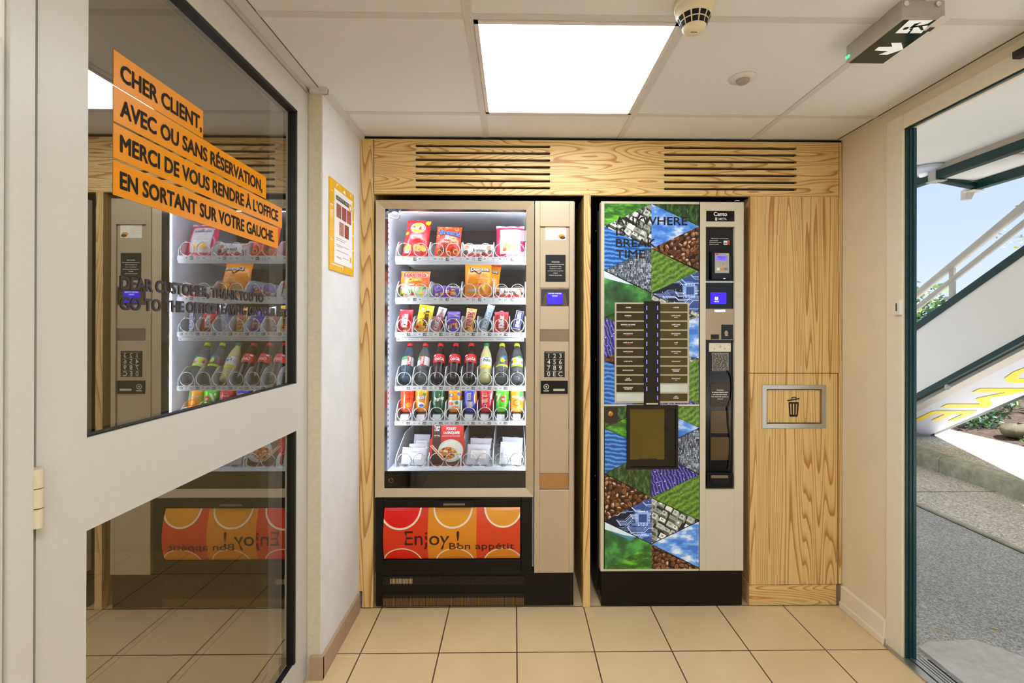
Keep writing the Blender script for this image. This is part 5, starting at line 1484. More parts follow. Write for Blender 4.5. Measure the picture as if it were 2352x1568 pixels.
M_cdoor = mat('champagne_white_metal', (214, 204, 180), .38, metal=.15, var=.015, scale=8)
M_gloss = mat('gloss_black_panel', (14, 12, 12), .12, var=.1)
YK = -0.010
kx0, kx1, kz0, kz1 = FR(1380, 463, 1708, 1311, YK)
cm_ = thing('coffee_machine', 'tall hot drinks machine with a landscape mosaic front and two columns of drink buttons', 'coffee machine', ((kx0 + kx1) / 2, .35, 0))
mb = MB(); mb.box(kx0 + .004, kx1 - .004, .035, .72, .03, kz1 - .012, M_black); mb.build('cabinet', cm_)
mb = MB(); mb.box(kx0 - .006, kx0 + .002, .05, .70, .05, kz1 - .03, M_satin)
for z in (.45, .56, 1.1, 1.7): mb.lathe([(0, 0), (.004, 0), (.004, .002), (0, .002)], M_chrome, 10, M=Matrix.Translation((kx0 - .0062, .09, z)) @ Matrix.Rotation(-math.pi / 2, 4, 'Y'))
mb.build('side_panel', cm_)
mb = MB(); b0, b1, _, bzt = FR(1382, 1312, 1708, 1390, YK); mb.box(b0, b1, .004, .60, .004, bzt, M_satin); mb.build('plinth', cm_, bevel=.003)
mb = MB(); c = onY(1692, 461, .03); mb.tube([(c.x - .012, .03, c.z - .004), (c.x - .006, .03, c.z + .001), (c.x + .012, .03, c.z + .001)], .003, M_chrome, 8); mb.build('hinge_pin', cm_)
# door leaf
gx0, gx1, gz0, gz1 = FR(1387.5, 468, 1606, 1307, YK)
mb = MB()
mb.box(kx0, gx0, YK, .034, kz0, kz1, M_cdoor); mb.box(gx0, gx1, YK, .034, gz1, kz1, M_cdoor); mb.box(gx0, gx1, YK, .034, kz0, gz0, M_cdoor)
zs_, ze_ = onY(1500, 928.5, YK).z, onY(1500, 932.5, YK).z
mb.box(gx0, gx1, YK, .034, ze_, zs_, M_cdoor); mb.box(gx0, gx1, YK + .003, .034, gz0, gz1, M_gloss)
sx0, sx1, _, _ = FR(1621, 700, 1687, 1000, YK); sz1, sz0 = onY(1655, 520.5, YK).z, onY(1655, 1123, YK).z
s0, s1 = onY(1608, 900, YK).x, kx1
mb.box(s0 - .0005, sx0, YK, .034, kz0, kz1, M_cdoor); mb.box(sx1, s1, YK, .034, kz0, kz1, M_cdoor); mb.box(sx0, sx1, YK, .034, sz1, kz1, M_cdoor); mb.box(sx0, sx1, YK, .034, kz0, sz0, M_cdoor)
mb.box(gx1, s0 - .0005, YK + .002, .034, kz0, kz1, M_gloss)
dl = mb.build('door', cm_, bevel=.001)
# mosaic front
C4 = lambda x, y: (1350 + x * .31898, 440 + y * .31898)
C5 = lambda x, y: (1350 + x * .33167, 900 + y * .33167)
YM = YK + .0022
g4 = lambda x, y, Y=YM: onY(*C4(x, y), Y)
g5 = lambda x, y, Y=YM: onY(*C5(x, y), Y)
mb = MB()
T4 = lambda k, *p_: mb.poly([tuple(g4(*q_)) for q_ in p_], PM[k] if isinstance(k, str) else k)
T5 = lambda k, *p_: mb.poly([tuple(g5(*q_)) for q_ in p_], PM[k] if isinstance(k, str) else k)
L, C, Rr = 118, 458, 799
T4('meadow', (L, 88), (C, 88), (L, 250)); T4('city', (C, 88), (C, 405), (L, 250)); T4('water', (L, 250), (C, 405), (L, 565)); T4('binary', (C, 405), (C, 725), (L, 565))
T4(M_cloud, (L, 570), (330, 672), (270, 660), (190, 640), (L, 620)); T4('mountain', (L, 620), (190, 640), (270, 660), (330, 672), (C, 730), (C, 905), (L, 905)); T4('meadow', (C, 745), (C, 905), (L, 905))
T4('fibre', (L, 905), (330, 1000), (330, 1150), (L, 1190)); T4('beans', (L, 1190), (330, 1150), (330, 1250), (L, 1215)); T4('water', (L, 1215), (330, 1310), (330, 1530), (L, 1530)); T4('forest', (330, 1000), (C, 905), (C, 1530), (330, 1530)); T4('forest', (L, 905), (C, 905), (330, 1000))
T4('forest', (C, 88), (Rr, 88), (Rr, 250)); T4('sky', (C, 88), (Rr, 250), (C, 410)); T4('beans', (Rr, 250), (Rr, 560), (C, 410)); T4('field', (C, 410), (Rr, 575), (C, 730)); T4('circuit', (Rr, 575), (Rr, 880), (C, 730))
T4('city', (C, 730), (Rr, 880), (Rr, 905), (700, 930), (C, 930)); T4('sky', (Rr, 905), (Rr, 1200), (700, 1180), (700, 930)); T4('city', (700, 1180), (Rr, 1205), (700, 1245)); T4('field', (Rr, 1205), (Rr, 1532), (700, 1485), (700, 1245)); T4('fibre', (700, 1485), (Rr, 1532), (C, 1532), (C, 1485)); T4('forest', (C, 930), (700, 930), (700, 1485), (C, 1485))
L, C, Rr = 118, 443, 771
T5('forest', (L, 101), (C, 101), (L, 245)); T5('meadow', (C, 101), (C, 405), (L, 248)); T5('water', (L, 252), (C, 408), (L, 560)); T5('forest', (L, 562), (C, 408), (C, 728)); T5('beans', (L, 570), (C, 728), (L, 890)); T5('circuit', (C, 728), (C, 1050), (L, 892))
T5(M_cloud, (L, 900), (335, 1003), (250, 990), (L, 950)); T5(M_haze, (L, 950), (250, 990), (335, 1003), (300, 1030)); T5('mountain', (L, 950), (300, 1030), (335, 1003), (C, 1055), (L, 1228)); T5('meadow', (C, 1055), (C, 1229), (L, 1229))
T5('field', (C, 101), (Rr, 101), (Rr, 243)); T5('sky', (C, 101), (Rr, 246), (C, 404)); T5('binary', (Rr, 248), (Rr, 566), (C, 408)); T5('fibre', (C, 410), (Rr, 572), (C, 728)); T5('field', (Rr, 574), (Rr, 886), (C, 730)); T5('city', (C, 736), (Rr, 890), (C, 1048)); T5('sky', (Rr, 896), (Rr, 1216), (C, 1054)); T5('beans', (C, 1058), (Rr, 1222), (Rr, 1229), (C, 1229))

# printed motifs drawn inside their triangles
def cross2(a, b, p): return (b[0] - a[0]) * (p[1] - a[1]) - (b[1] - a[1]) * (p[0] - a[0])


def clip_poly(poly, tri):
    s_ = 1 if cross2(tri[0], tri[1], tri[2]) > 0 else -1
    out = list(poly)
    for i in range(len(tri)):
        a, b = tri[i], tri[(i + 1) % len(tri)]; inp, out = out, []
        for j in range(len(inp)):
            p_, q_ = inp[j - 1], inp[j]; dp, dq = s_ * cross2(a, b, p_), s_ * cross2(a, b, q_)
            if (dp >= 0) != (dq >= 0):
                f = dp / (dp - dq); out.append((p_[0] + (q_[0] - p_[0]) * f, p_[1] + (q_[1] - p_[1]) * f))
            if dq >= 0: out.append(q_)
        if len(out) < 3: return []
    return out


def motif(tri, conv, lvl, poly, mtl):
    c_ = clip_poly(poly, tri)
    if len(c_) < 3: return
    pts = [conv(x, y) for x, y in c_]
    ar = sum(pts[i - 1].x * pts[i].z - pts[i].x * pts[i - 1].z for i in range(len(pts)))
    if abs(ar) < 1e-7: return
    if ar < 0: pts.reverse()
    mb.poly([(p_.x, YM - .00006 * lvl, p_.z) for p_ in pts], mtl)


def ell(cx, cy, a, b, t, n=12): return [(cx + a * math.cos(k * 6.2832 / n) * math.cos(t) - b * math.sin(k * 6.2832 / n) * math.sin(t), cy + a * math.cos(k * 6.2832 / n) * math.sin(t) + b * math.sin(k * 6.2832 / n) * math.cos(t)) for k in range(n)]


def inside(tri, p_, m=0):
    s_ = 1 if cross2(tri[0], tri[1], tri[2]) > 0 else -1
    return all(s_ * cross2(tri[i], tri[(i + 1) % len(tri)], p_) > m for i in range(len(tri)))


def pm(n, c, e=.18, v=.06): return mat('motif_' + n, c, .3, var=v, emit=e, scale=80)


B0, B1, B2, B3, B4 = pm('bean_dark', (34, 20, 12)), pm('bean_brown', (98, 58, 34)), pm('bean_tan', (140, 90, 56)), pm('bean_sheen', (206, 176, 150)), pm('bean_cool', (150, 140, 140))


def beans(tri, conv, seed, r=21):
    rnd = random.Random(seed); xs_ = [p_[0] for p_ in tri]; ys_ = [p_[1] for p_ in tri]; got = []
    motif(tri, conv, 1, tri, B0)
    for _ in range(5000):
        x, y = rnd.uniform(min(xs_) - 10, max(xs_) + 10), rnd.uniform(min(ys_) - 10, max(ys_) + 10)
        if any((x - a) ** 2 + (y - b) ** 2 < (r * 1.28) ** 2 for a, b in got): continue
        got.append((x, y)); t_ = rnd.uniform(0, 3.14); a, b = r * rnd.uniform(.85, 1.05), r * rnd.uniform(.55, .74)
        motif(tri, conv, 2, ell(x, y, a * 1.08, b * 1.1, t_), B0); motif(tri, conv, 3, ell(x, y, a, b, t_), rnd.choice((B1, B1, B2)))
        motif(tri, conv, 4, ell(x - a * .15 * math.cos(t_ + 1.2), y - b * .3, a * .6, b * .45, t_), rnd.choice((B2, B2, B1, B3)))
        if rnd.random() < .6: motif(tri, conv, 5, ell(x, y, a * .9, b * .13, t_ + rnd.uniform(-.1, .1)), B0)
        else: motif(tri, conv, 5, ell(x - a * .2, y - b * .35, a * .34, b * .16, t_), rnd.choice((B3, B4)))


N0, N1, N2, N3 = pm('digit_ground', (58, 66, 80)), pm('digit_light', (200, 208, 216)), pm('digit_mid', (128, 140, 158)), pm('digit_deep', (34, 38, 46))


def digits(tri, conv, seed, h=12, step=(10.5, 15)):
    rnd = random.Random(seed); xs_ = [p_[0] for p_ in tri]; ys_ = [p_[1] for p_ in tri]; motif(tri, conv, 1, tri, N0)
    for _ in range(30):
        x, y, s_ = rnd.uniform(min(xs_), max(xs_)), rnd.uniform(min(ys_), max(ys_)), rnd.uniform(8, 40); motif(tri, conv, 2, [(x, y), (x + s_ * 1.6, y), (x + s_ * 1.6, y + s_ * .6), (x, y + s_ * .6)], rnd.choice((N3, N2)))
    y = min(ys_) + 4
    while y < max(ys_):
        x = min(xs_) + rnd.uniform(0, 8)
        while x < max(xs_):
            if inside(tri, (x, y)) and inside(tri, (x + 8, y + h)) and rnd.random() < .86:
                m_ = rnd.choice((N1, N1, N2)); k = rnd.choice((1, 1, 1, 1.5))
                for e in (((1, 0), (3, 0), (3, h), (1, h)),) if rnd.random() < .5 else (((0, 0), (7, 0), (7, 2), (0, 2)), ((0, h - 2), (7, h - 2), (7, h), (0, h)), ((0, 2), (2, 2), (2, h - 2), (0, h - 2)), ((5, 2), (7, 2), (7, h - 2), (5, h - 2))):
                    motif(tri, conv, 3, [(x + a * k, y + b * k) for a, b in e], m_)
            x += step[0]
        y += step[1]
    for _ in range(5):
        x, y = rnd.uniform(min(xs_), max(xs_)), rnd.uniform(min(ys_), max(ys_))
        motif(tri, conv, 4, [(x, y), (x + 18, y), (x + 18, y + 18), (x, y + 18)], N1); motif(tri, conv, 5, [(x + 4, y + 4), (x + 14, y + 4), (x + 14, y + 14), (x + 4, y + 14)], N3)


U0, U1, U2, U3 = pm('board_navy', (16, 22, 46)), pm('board_trace', (132, 164, 222)), pm('board_glow', (204, 222, 252), .4), pm('board_blue', (54, 78, 140))


def circuit(tri, conv, seed):
    rnd = random.Random(seed); xs_ = [p_[0] for p_ in tri]; ys_ = [p_[1] for p_ in tri]; x0, x1, y0, y1 = min(xs_), max(xs_), min(ys_), max(ys_); motif(tri, conv, 1, tri, U0)
    motif(tri, conv, 2, [(x1 - 140, y0), (x1, y0), (x1, y1), (x1 - 90, y1)], U3)

    def seg(a, b, w_, m_, l_): 
        dx, dy = b[0] - a[0], b[1] - a[1]; L_ = math.hypot(dx, dy) or 1; nx, ny = -dy / L_ * w_, dx / L_ * w_
        motif(tri, conv, l_, [(a[0] + nx, a[1] + ny), (b[0] + nx, b[1] + ny), (b[0] - nx, b[1] - ny), (a[0] - nx, a[1] - ny)], m_)
    for g_ in range(13):
        bx_, by_ = rnd.uniform(x0 - 40, x1 - 90), rnd.uniform(y0, y1); L1, L2, s_ = rnd.uniform(40, 110), rnd.uniform(15, 45), rnd.choice((-1, 1)); n_ = rnd.randint(2, 5)
        for k in range(n_):
            a = (bx_ + k * 6, by_ + k * 9); b = (a[0] + L1, a[1]); c = (b[0] + L2, b[1] + s_ * L2); d = (c[0] + rnd.uniform(30, 110), c[1]); m_ = rnd.choice((U1, U1, U2))
            for p_, q_ in ((a, b), (b, c), (c, d)): seg(p_, q_, 1.7, m_, 3)
            motif(tri, conv, 4, ell(a[0], a[1], 4.5, 4.5, 0, 8), U2); motif(tri, conv, 5, ell(a[0], a[1], 2, 2, 0, 6), U0)
    cx, cy = x1 - 62, (y0 + y1) / 2 - 15
    motif(tri, conv, 6, [(cx - 34, cy - 34), (cx + 34, cy - 34), (cx + 34, cy + 34), (cx - 34, cy + 34)], U1); motif(tri, conv, 7, [(cx - 28, cy - 28), (cx + 28, cy - 28), (cx + 28, cy + 28), (cx - 28, cy + 28)], U3)
    for k in range(9):
        for s_ in (-1, 1): seg((cx - 32 + k * 8, cy + s_ * 34), (cx - 32 + k * 8, cy + s_ * 52), 1.4, U2, 5); seg((cx + s_ * 34, cy - 32 + k * 8), (cx + s_ * 52, cy - 32 + k * 8), 1.4, U2, 5)
    for _ in range(40): motif(tri, conv, 6, ell(rnd.uniform(x0, x1), rnd.uniform(y0, y1), 3, 3, 0, 7), rnd.choice((U1, U2)))


H0, H1, H2, H3, H4 = pm('street_dark', (30, 34, 34)), pm('roof_light', (190, 192, 182)), pm('facade_grey', (104, 108, 102)), pm('facade_pale', (146, 150, 140)), pm('roof_white', (226, 228, 220))


def city(tri, conv, seed, ang=.5):
    rnd = random.Random(seed); xs_ = [p_[0] for p_ in tri]; ys_ = [p_[1] for p_ in tri]; motif(tri, conv, 1, tri, H0)
    ux, uy = math.cos(ang), math.sin(ang); vx, vy = -uy, ux
    P_ = lambda o, a, b: (o[0] + ux * a + vx * b, o[1] + uy * a + vy * b)
    mx_, my_ = sum(xs_) / len(xs_), sum(ys_) / len(ys_)
    for i in range(-5, 6):
        for j in range(-6, 7):
            w_, d_ = rnd.uniform(30, 54), rnd.uniform(20, 40); o_ = P_((mx_, my_), i * 58 + rnd.uniform(-6, 6), j * 46 + rnd.uniform(-6, 6)); hgt = rnd.uniform(8, 34)
            dn = lambda p_: (p_[0] + hgt * .15, p_[1] + hgt)
            a, b, c, d = o_, P_(o_, w_, 0), P_(o_, w_, d_), P_(o_, 0, d_)
            motif(tri, conv, 2, [d, c, dn(c), dn(d)], H2); motif(tri, conv, 2, [c, b, dn(b), dn(c)], H3)
            motif(tri, conv, 3, [a, b, c, d], rnd.choice((H1, H1, H4, H3))); q_ = P_(o_, w_ * .25, d_ * .25)
            motif(tri, conv, 4, [q_, P_(q_, w_ * .4, 0), P_(q_, w_ * .4, d_ * .4), P_(q_, 0, d_ * .4)], rnd.choice((H2, H4, H3)))
            k = 4
            while k < hgt - 2:
                motif(tri, conv, 3, [(d[0], d[1] + k), (c[0], c[1] + k), (c[0], c[1] + k + 2), (d[0], d[1] + k + 2)], H0); k += 5


L, C, Rr = 118, 458, 799
city([(C, 88), (C, 405), (L, 250)], g4, 1); digits([(C, 405), (C, 725), (L, 565)], g4, 2); beans([(Rr, 250), (Rr, 560), (C, 410)], g4, 3); circuit([(Rr, 575), (Rr, 880), (C, 730)], g4, 4); city([(C, 730), (Rr, 880), (Rr, 905), (C, 800)], g4, 5)
beans([(L, 1190), (215, 1168), (215, 1232), (L, 1215)], g4, 6)
L, C, Rr = 118, 443, 771
beans([(L, 570), (C, 728), (L, 890)], g5, 7); circuit([(C, 728), (C, 1050), (L, 892)], g5, 8); digits([(Rr, 248), (Rr, 566), (C, 408)], g5, 9); city([(C, 736), (Rr, 890), (C, 1048)], g5, 10); beans([(C, 1058), (Rr, 1222), (Rr, 1229), (C, 1229)], g5, 11)
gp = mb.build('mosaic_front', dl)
M_olive = mat('dark_lettering', (34, 27, 18), .3)
mb = MB(); PT = planeY(YM - .0010)
for s_, y, x0, x1, in (('ANYWHERE', 238, 200, 715), ('IS', 316, 203, 272), ('BREAK', 398, 203, 487), ('TIME', 476, 203, 410)):
    a, b2 = g4(x0, y), g4(x1, y); hh = (g4(x0, y - 57).z - a.z)
    mb.text(s_, PT, hh, M_olive, width=b2.x - a.x, at=(a.x, a.z), bold=.016)
mb.build('slogan', gp)
# drink selection panel
M_btn = mat('button_olive_black', (52, 42, 16), .12, var=.25, scale=3); M_btnr = mat('button_olive', (74, 62, 24), .12, var=.06, scale=5)
M_edge = mat('button_edge_cream', (196, 184, 160), .35); M_blank = mat('button_frosted_blank', (206, 212, 202), .2, var=.06, scale=12)
a, b2 = g4(194, 797), g4(727, 1520)
mb = MB(); mb.box(a.x, b2.x, YM - .004, YM - .0005, b2.z, a.z, M_edge); sp = mb.build('selection_panel', dl)
LT = [('- SUCRE',), ('ESPRESSO', 'sans sucre'), ('ESPRESSO ALLONGE', 'sans sucre'), ('MACCHIATO', 'sans sucre'), ('CAFÉ AU LAIT', 'sans sucre'), ('CAPPUCCINO', 'sans sucre'), ('CAFÉ LATTE',), ('MOCCACCINO',), ('CAFÉ', 'VIENNOIS'), ('CAPPUCCINO', 'NOISETTE'), None]
RT = [('+ SUCRE',), ('CAFÉ COURT', 'décaféiné'), ('CAFÉ LONG', 'décaféiné'), ('MACCHIATO', 'décaféiné'), ('CAFÉ', 'au lait'), ('CAPPUCCINO', 'décaféiné'), ('CHOCOLAT',), ('CHOCOLAT', 'INTENSE'), ('CHOCOLAT', 'au lait'), None, ('LAIT', 'CHAUD')]
PB = planeY(YM - .0062)
M_redt = mat('red_small_print', (176, 54, 40), .4)
for col, (x0, x1, LL, tcx) in enumerate(((205, 402, LT, 288), (518, 714, RT, 632))):
    for r_, tx in enumerate(LL):
        y0 = 808 + r_ * 64.4; a, b2 = g4(x0, y0), g4(x1, y0 + 54)
        mb = MB(); mb.box(a.x, b2.x, YM - .0058, YM - .004, b2.z, a.z, M_blank if tx is None else (M_btn if col == 0 else M_btnr))
        o = mb.build('selection_button', sp)
        if tx:
            cx_ = g4(tcx, y0).x; h_ = a.z - b2.z; zz = (a.z + b2.z) / 2
            mb = MB(); big = .0048
            if len(tx) == 1: mb.text(tx[0], PB, big, M_paper, align='c', at=(cx_, zz - .0018), bold=.04)
            else:
                second_big = tx[1].isupper()
                mb.text(tx[0], PB, big, M_paper, align='c', at=(cx_, zz + .0016), bold=.04)
                mb.text(tx[1], PB, big if second_big else .003, M_paper if (second_big or col) else M_redt, align='c', at=(cx_, zz - (.0056 if second_big else .0046)), bold=.04)
            mb.build('lettering', o)
a, b2 = g4(402, 788), g4(517, 1532)
mb = MB(); mb.box(a.x, b2.x, YM - .009, YM - .0006, b2.z, a.z, M_gloss); cs = mb.build('light_column', sp, bevel=.001)
M_pled = mat('violet_led', (130, 120, 255), .3, emit=2.0)
for x_ in (421, 499):
    for r_ in range(11):
        if x_ == 421 and r_ == 10: continue
        p0 = g4(x_, 822 + r_ * 64.4); p1 = g4(x_, 852 + r_ * 64.4)
        mb = MB(); mb.box(p0.x - .0013, p0.x + .0013, YM - .0096, YM - .009, p1.z, p0.z, M_pled); mb.build('indicator_lamp', cs)
a, b2 = g4(418, 1520), g4(502, 1530)
mb = MB(); mb.box(a.x, b2.x, YM - .0098, YM - .009, b2.z, a.z, M_edge); mb.build('column_end', cs)
# cup compartment
a, b2 = g5(267, 88), g5(621, 530); w0, w1 = g5(290, 115), g5(604, 515)
mb = MB(); Yq = YM - .012
mb.box(a.x, w0.x, Yq, YM - .0005, b2.z, a.z, M_gloss); mb.box(w1.x, b2.x, Yq, YM - .0005, b2.z, a.z, M_gloss); mb.box(w0.x, w1.x, Yq, YM - .0005, w0.z, a.z, M_gloss); mb.box(w0.x, w1.x, Yq, YM - .0005, b2.z, w1.z, M_gloss)
cc = mb.build('cup_compartment', dl, bevel=.0015)
M_smoke = mat('smoked_window', (92, 76, 22), .08, var=.08, scale=6)
q0 = g5(528, 465)
mb = MB(); mb.box(w0.x, q0.x, YM - .005, YM - .001, q0.z, w0.z, M_smoke); mb.box(q0.x, w1.x, YM - .004, YM - .001, w1.z, w0.z, M_gloss); mb.box(w0.x, q0.x, YM - .004, YM - .001, w1.z, q0.z, M_gloss); mb.build('cup_window', cc)
mb = MB(); h0, h1 = g5(357, 462), g5(470, 462); mb.tube([(h0.x, YM - .005, h0.z + .004), (h0.x, YM - .009, h0.z), (h1.x, YM - .009, h1.z), (h1.x, YM - .005, h1.z + .004)], .002, M_black, 6); hk = g5(536, 250); mb.lathe([(0, 0), (.007, 0), (.006, .004), (0, .005)], M_satin, 16, M=Matrix.Translation((hk.x, YM - .005, hk.z)) @ Matrix.Rotation(math.pi / 2, 4, 'X') @ Matrix.Scale(1, 4)); mb.build('window_grip', cc)
a, b2 = g5(120, 104), g5(206, 232); lk = g5(157, 150)
mb = MB(); mb.box(a.x, b2.x, YM - .003, YM - .0006, b2.z + .012, a.z, M_niche); mb.lathe([(0, .003), (.010, .003), (.0115, 0)], F_gold, 24, M=Matrix.Translation((lk.x, YM - .003, lk.z)) @ Matrix.Rotation(math.pi / 2, 4, 'X')); mb.box(lk.x - .001, lk.x + .001, YM - .0066, YM - .006, lk.z - .006, lk.z + .006, M_ink); mb.build('key_lock', dl)
# name plate
x0, z1 = onY(*C4(853, 139), YK).x, onY(*C4(950, 139), YK).z; x1, z0 = onY(*C4(1055, 213), YK).x, onY(*C4(950, 214), YK).z
mb = MB(); mb.box(x0, x1, YK - .0012, YK, z0, z1, M_gloss); PN = planeY(YK - .0017); h_ = z1 - z0; xm = (x0 + x1) / 2
mb.text('Canto', PN, h_ * .36, M_paper, width=(x1 - x0) * .47, align='c', at=(xm, z0 + h_ * .52), bold=.025)
mb.text('NECTA', PN, h_ * .20, M_paper, width=(x1 - x0) * .28, align='c', at=(xm + (x1 - x0) * .08, z0 + h_ * .12), bold=.02)
ux = xm - (x1 - x0) * .15
mb.add([PN(ux - .005, z0 + h_ * .08), PN(ux + .004, z0 + h_ * .06), PN(ux + .005, z0 + h_ * .34), PN(ux - .004, z0 + h_ * .38)], [(0, 1, 2, 3)], M_paper)
P4_ = planeY(YK - .002)
for k in range(3): mb.rect2(P4_, ux - .0028, z0 + h_ * (.13 + .075 * k), ux + .0028, z0 + h_ * (.155 + .075 * k), M_gloss)
mb.build('name_plate', dl)
# payment column set into the right strip
YB2 = YK + .016
mb = MB(); mb.box(sx0, sx1, YB2, .034, sz0, sz1, M_gloss); pc = mb.build('payment_column', dl)
pp = lambda x, y, Y=YB2: onY(*C4(x, y), Y)
def pbox(name, parent, x0, y0, x1, y1, ya, yb, mm, bev=0.0, c=None):
    f = c or C4
    a = onY(*f(x0, (y0 + y1) / 2), ya); b_ = onY(*f(x1, (y0 + y1) / 2), ya); t0 = onY(*f((x0 + x1) / 2, y0), ya); t1 = onY(*f((x0 + x1) / 2, y1), ya)
    mb = MB(); mb.box(a.x, b_.x, ya, yb, t1.z, t0.z, mm)
    return mb, (a.x, b_.x, t1.z, t0.z)
def ptxt(mb, s, x, y, hpx, wpx, Y, mm, f=None, al='c', bold=.03):
    c_ = onY(*(f or C4)(x, y), Y); k = .31898 * (2.134 + Y) / FPX
    mb.text(s, planeY(Y), hpx * k, mm, width=wpx * k, align=al, at=(c_.x, c_.z), bold=bold)
mb, _ = pbox('', pc, 860, 320, 1046, 400, YB2 - .0012, YB2, M_gloss)
for s_, x, y, wd in (('Paiement par carte bancaire', 950, 341, 124), ('Choisir la boisson', 908, 355, 60), ('Présenter la carte', 920, 367, 84), ('Retirer la carte', 910, 381, 66)): ptxt(mb, s_, x, y, 6, wd, YB2 - .0018, M_paper)
pl2 = lambda x0, y0, x1, y1, mm, Y: mb.poly([tuple(onY(*C4(*q_), Y)) for q_ in ((x0, y1), (x1, y1), (x1, y0), (x0, y0))], mm)
pl2(978, 353, 1022, 383, M_paper, YB2 - .0016); pl2(1004, 356, 1022, 383, M_fred, YB2 - .002); pl2(982, 366, 1002, 376, M_tick, YB2 - .002); mb.build('payment_notice', pc)
mb, _ = pbox('', pc, 893, 428, 1031, 633, YB2 - .018, YB2, M_gloss); rd = mb.build('card_reader', pc, bevel=.003)
M_rface = mat('reader_face_grey', (176, 172, 160), .35)
mb, e = pbox('', rd, 916, 442, 1018, 586, YB2 - .0195, YB2 - .018, M_rface); Yr = YB2 - .0199
pl2(920, 446, 940, 454, M_fred, Yr); pl2(995, 446, 1014, 453, M_lab_yel, Yr)
cw = onY(*C4(968, 520), Yr)
for k in range(3): mb.ring(planeY(Yr), cw.x - .002, cw.z, .003 + .002 * k, .004 + .002 * k, M_tick, 10, -.9, .9)
mb.ring(planeY(Yr), cw.x, cw.z, .011, .0117, M_tick, 24, sy=.75)
pl2(930, 547, 950, 566, M_paper, Yr); pl2(955, 547, 978, 566, M_or, Yr); pl2(982, 547, 1006, 566, M_tick, Yr); mb.build('reader_face', rd, bevel=.0)
mb, _ = pbox('', rd, 925, 459, 1005, 497, YB2 - .0202, YB2 - .0195, mat('violet_lcd', (118, 104, 226), .2, var=.03, emit=.6))
ptxt(mb, 'PRESENTER', 965, 474, 7, 56, YB2 - .0206, M_niche); ptxt(mb, 'CARTE', 965, 488, 7, 40, YB2 - .0206, M_niche); mb.build('reader_screen', rd)
mb, _ = pbox('', pc, 976, 622, 992, 628, YB2 - .0186, YB2 - .018, M_picto); mb.build('reader_lamp', pc)
mb, _ = pbox('', pc, 850, 643, 1055, 656, YK + .002, YB2, M_alu); mb.build('divider_bar', pc)
mb, _ = pbox('', pc, 850, 658, 1055, 840, YB2 - .002, YB2, M_gloss); dw = mb.build('display_window', pc)
mb, _ = pbox('', dw, 884, 725, 998, 808, YB2 - .0028, YB2 - .002, M_lcd); Yr = YB2 - .0032
pl2(915, 757, 939, 780, M_lcdt, Yr)
for k in range(3): pl2(919, 761 + 6 * k, 934, 763 + 6 * k, M_lcd, Yr - .0004)
ptxt(mb, 'NECTA', 928, 795, 8, 34, Yr, M_lcdt); mb.build('screen', dw)
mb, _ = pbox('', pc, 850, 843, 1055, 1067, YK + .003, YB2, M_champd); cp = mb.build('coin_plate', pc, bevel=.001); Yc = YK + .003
mb, _ = pbox('', cp, 914, 851, 990, 865, Yc - .001, Yc, mat('blue_white_lamp', (190, 214, 255), .3, emit=1.6)); mb.build('status_lamp', cp)
mb, _ = pbox('', cp, 889, 1028, 946, 1062, Yc - .004, Yc, M_black); mb.build('reject_button', cp, bevel=.001)
mb, _ = pbox('', cp, 962, 957, 1046, 1063, Yc - .001, Yc, M_gloss); c = onY(*C4(997, 1018), Yc - .001); mb.disc(planeY(Yc - .0016), c.x, c.z, .0082, .0115, M_champd, 24); mb.box(c.x - .006, c.x + .009, Yc - .003, Yc - .001, c.z - .0125, c.z - .0105, M_alu); mb.build('coin_slot', cp)
Yw = YB2 - .0015
mb, e = pbox('', pc, 873, 1090, 1030, 1152, Yw - .001, Yw, mat('coin_label_cream', (226, 216, 190), .5)); Yr = Yw - .0015
for x_, y_, r_, s_ in ((912, 1131, .0036, '1'), (954, 1116, .0045, '2'), (987, 1130, .0036, '5'), (1017, 1108, .0022, ''), (1018, 1133, .0022, ''), (890, 1122, .0016, ''), (928, 1104, .0018, '')):
    c = onY(*C4(x_, y_), Yr); mb.ring(planeY(Yr), c.x, c.z, r_ * .75, r_, M_ink, 16)
    if s_: mb.text(s_, planeY(Yr), r_ * .9, M_ink, align='c', at=(c.x, c.z - r_ * .45))
mb.build('coin_label', pc)
M_lgrey = mat('label_grey', (150, 146, 138), .5)
mb, e = pbox('', pc, 894, 1160, 1014, 1292, Yw - .001, Yw, M_lgrey); Yr = Yw - .0015
random.seed(8)
for k in range(13):
    y = 1166 + k * 9.6; xx = 898
    while xx < 1005:
        w_ = random.uniform(10, 40); x2 = min(1009, xx + w_); pl2(xx, y, x2, y + 6, M_niche, Yr); xx = x2 + random.uniform(3, 8)
mb.build('instruction_label', pc)
mb, e = pbox('', pc, 883, 1382, 1022, 1548, Yw - .0006, Yw, mat('bronze_label', (58, 46, 36), .3, var=.1, scale=5)); Yr = Yw - .0011
for k, (s_, wd) in enumerate((('Attention', 50), ('La monnaie à base de cuivre', 118), ('et la carte sans contact', 104), ('Pour toute aide, appelez au', 122), ('merci', 40))): ptxt(mb, s_, 952, 1431 + k * 16, 7.5, wd, Yr, M_paper)
mb.build('warning_label', pc)
M_brz = mat('bronze_window', (88, 68, 38), .2, var=.12, scale=6)
for (y0, y1) in ((128, 286), (312, 472)):
    mb, _ = pbox('', pc, 852, y0, 986, y1, Yw - .0006, Yw, M_brz, c=C5); mb.build('column_window', pc)
cab_pts = [C4(1000, 1290), C4(1020, 1300), C4(1036, 1345), C4(1040, 1420), C4(1034, 1500), C5(985, 60), C5(968, 110), C5(972, 230), C5(988, 330), C5(985, 420), C5(975, 540)]
mb = MB(); mb.tube([tuple(onY(x, y, Yw - .004)) for x, y in cab_pts], .004, M_black, 8); mb.build('cable', pc)
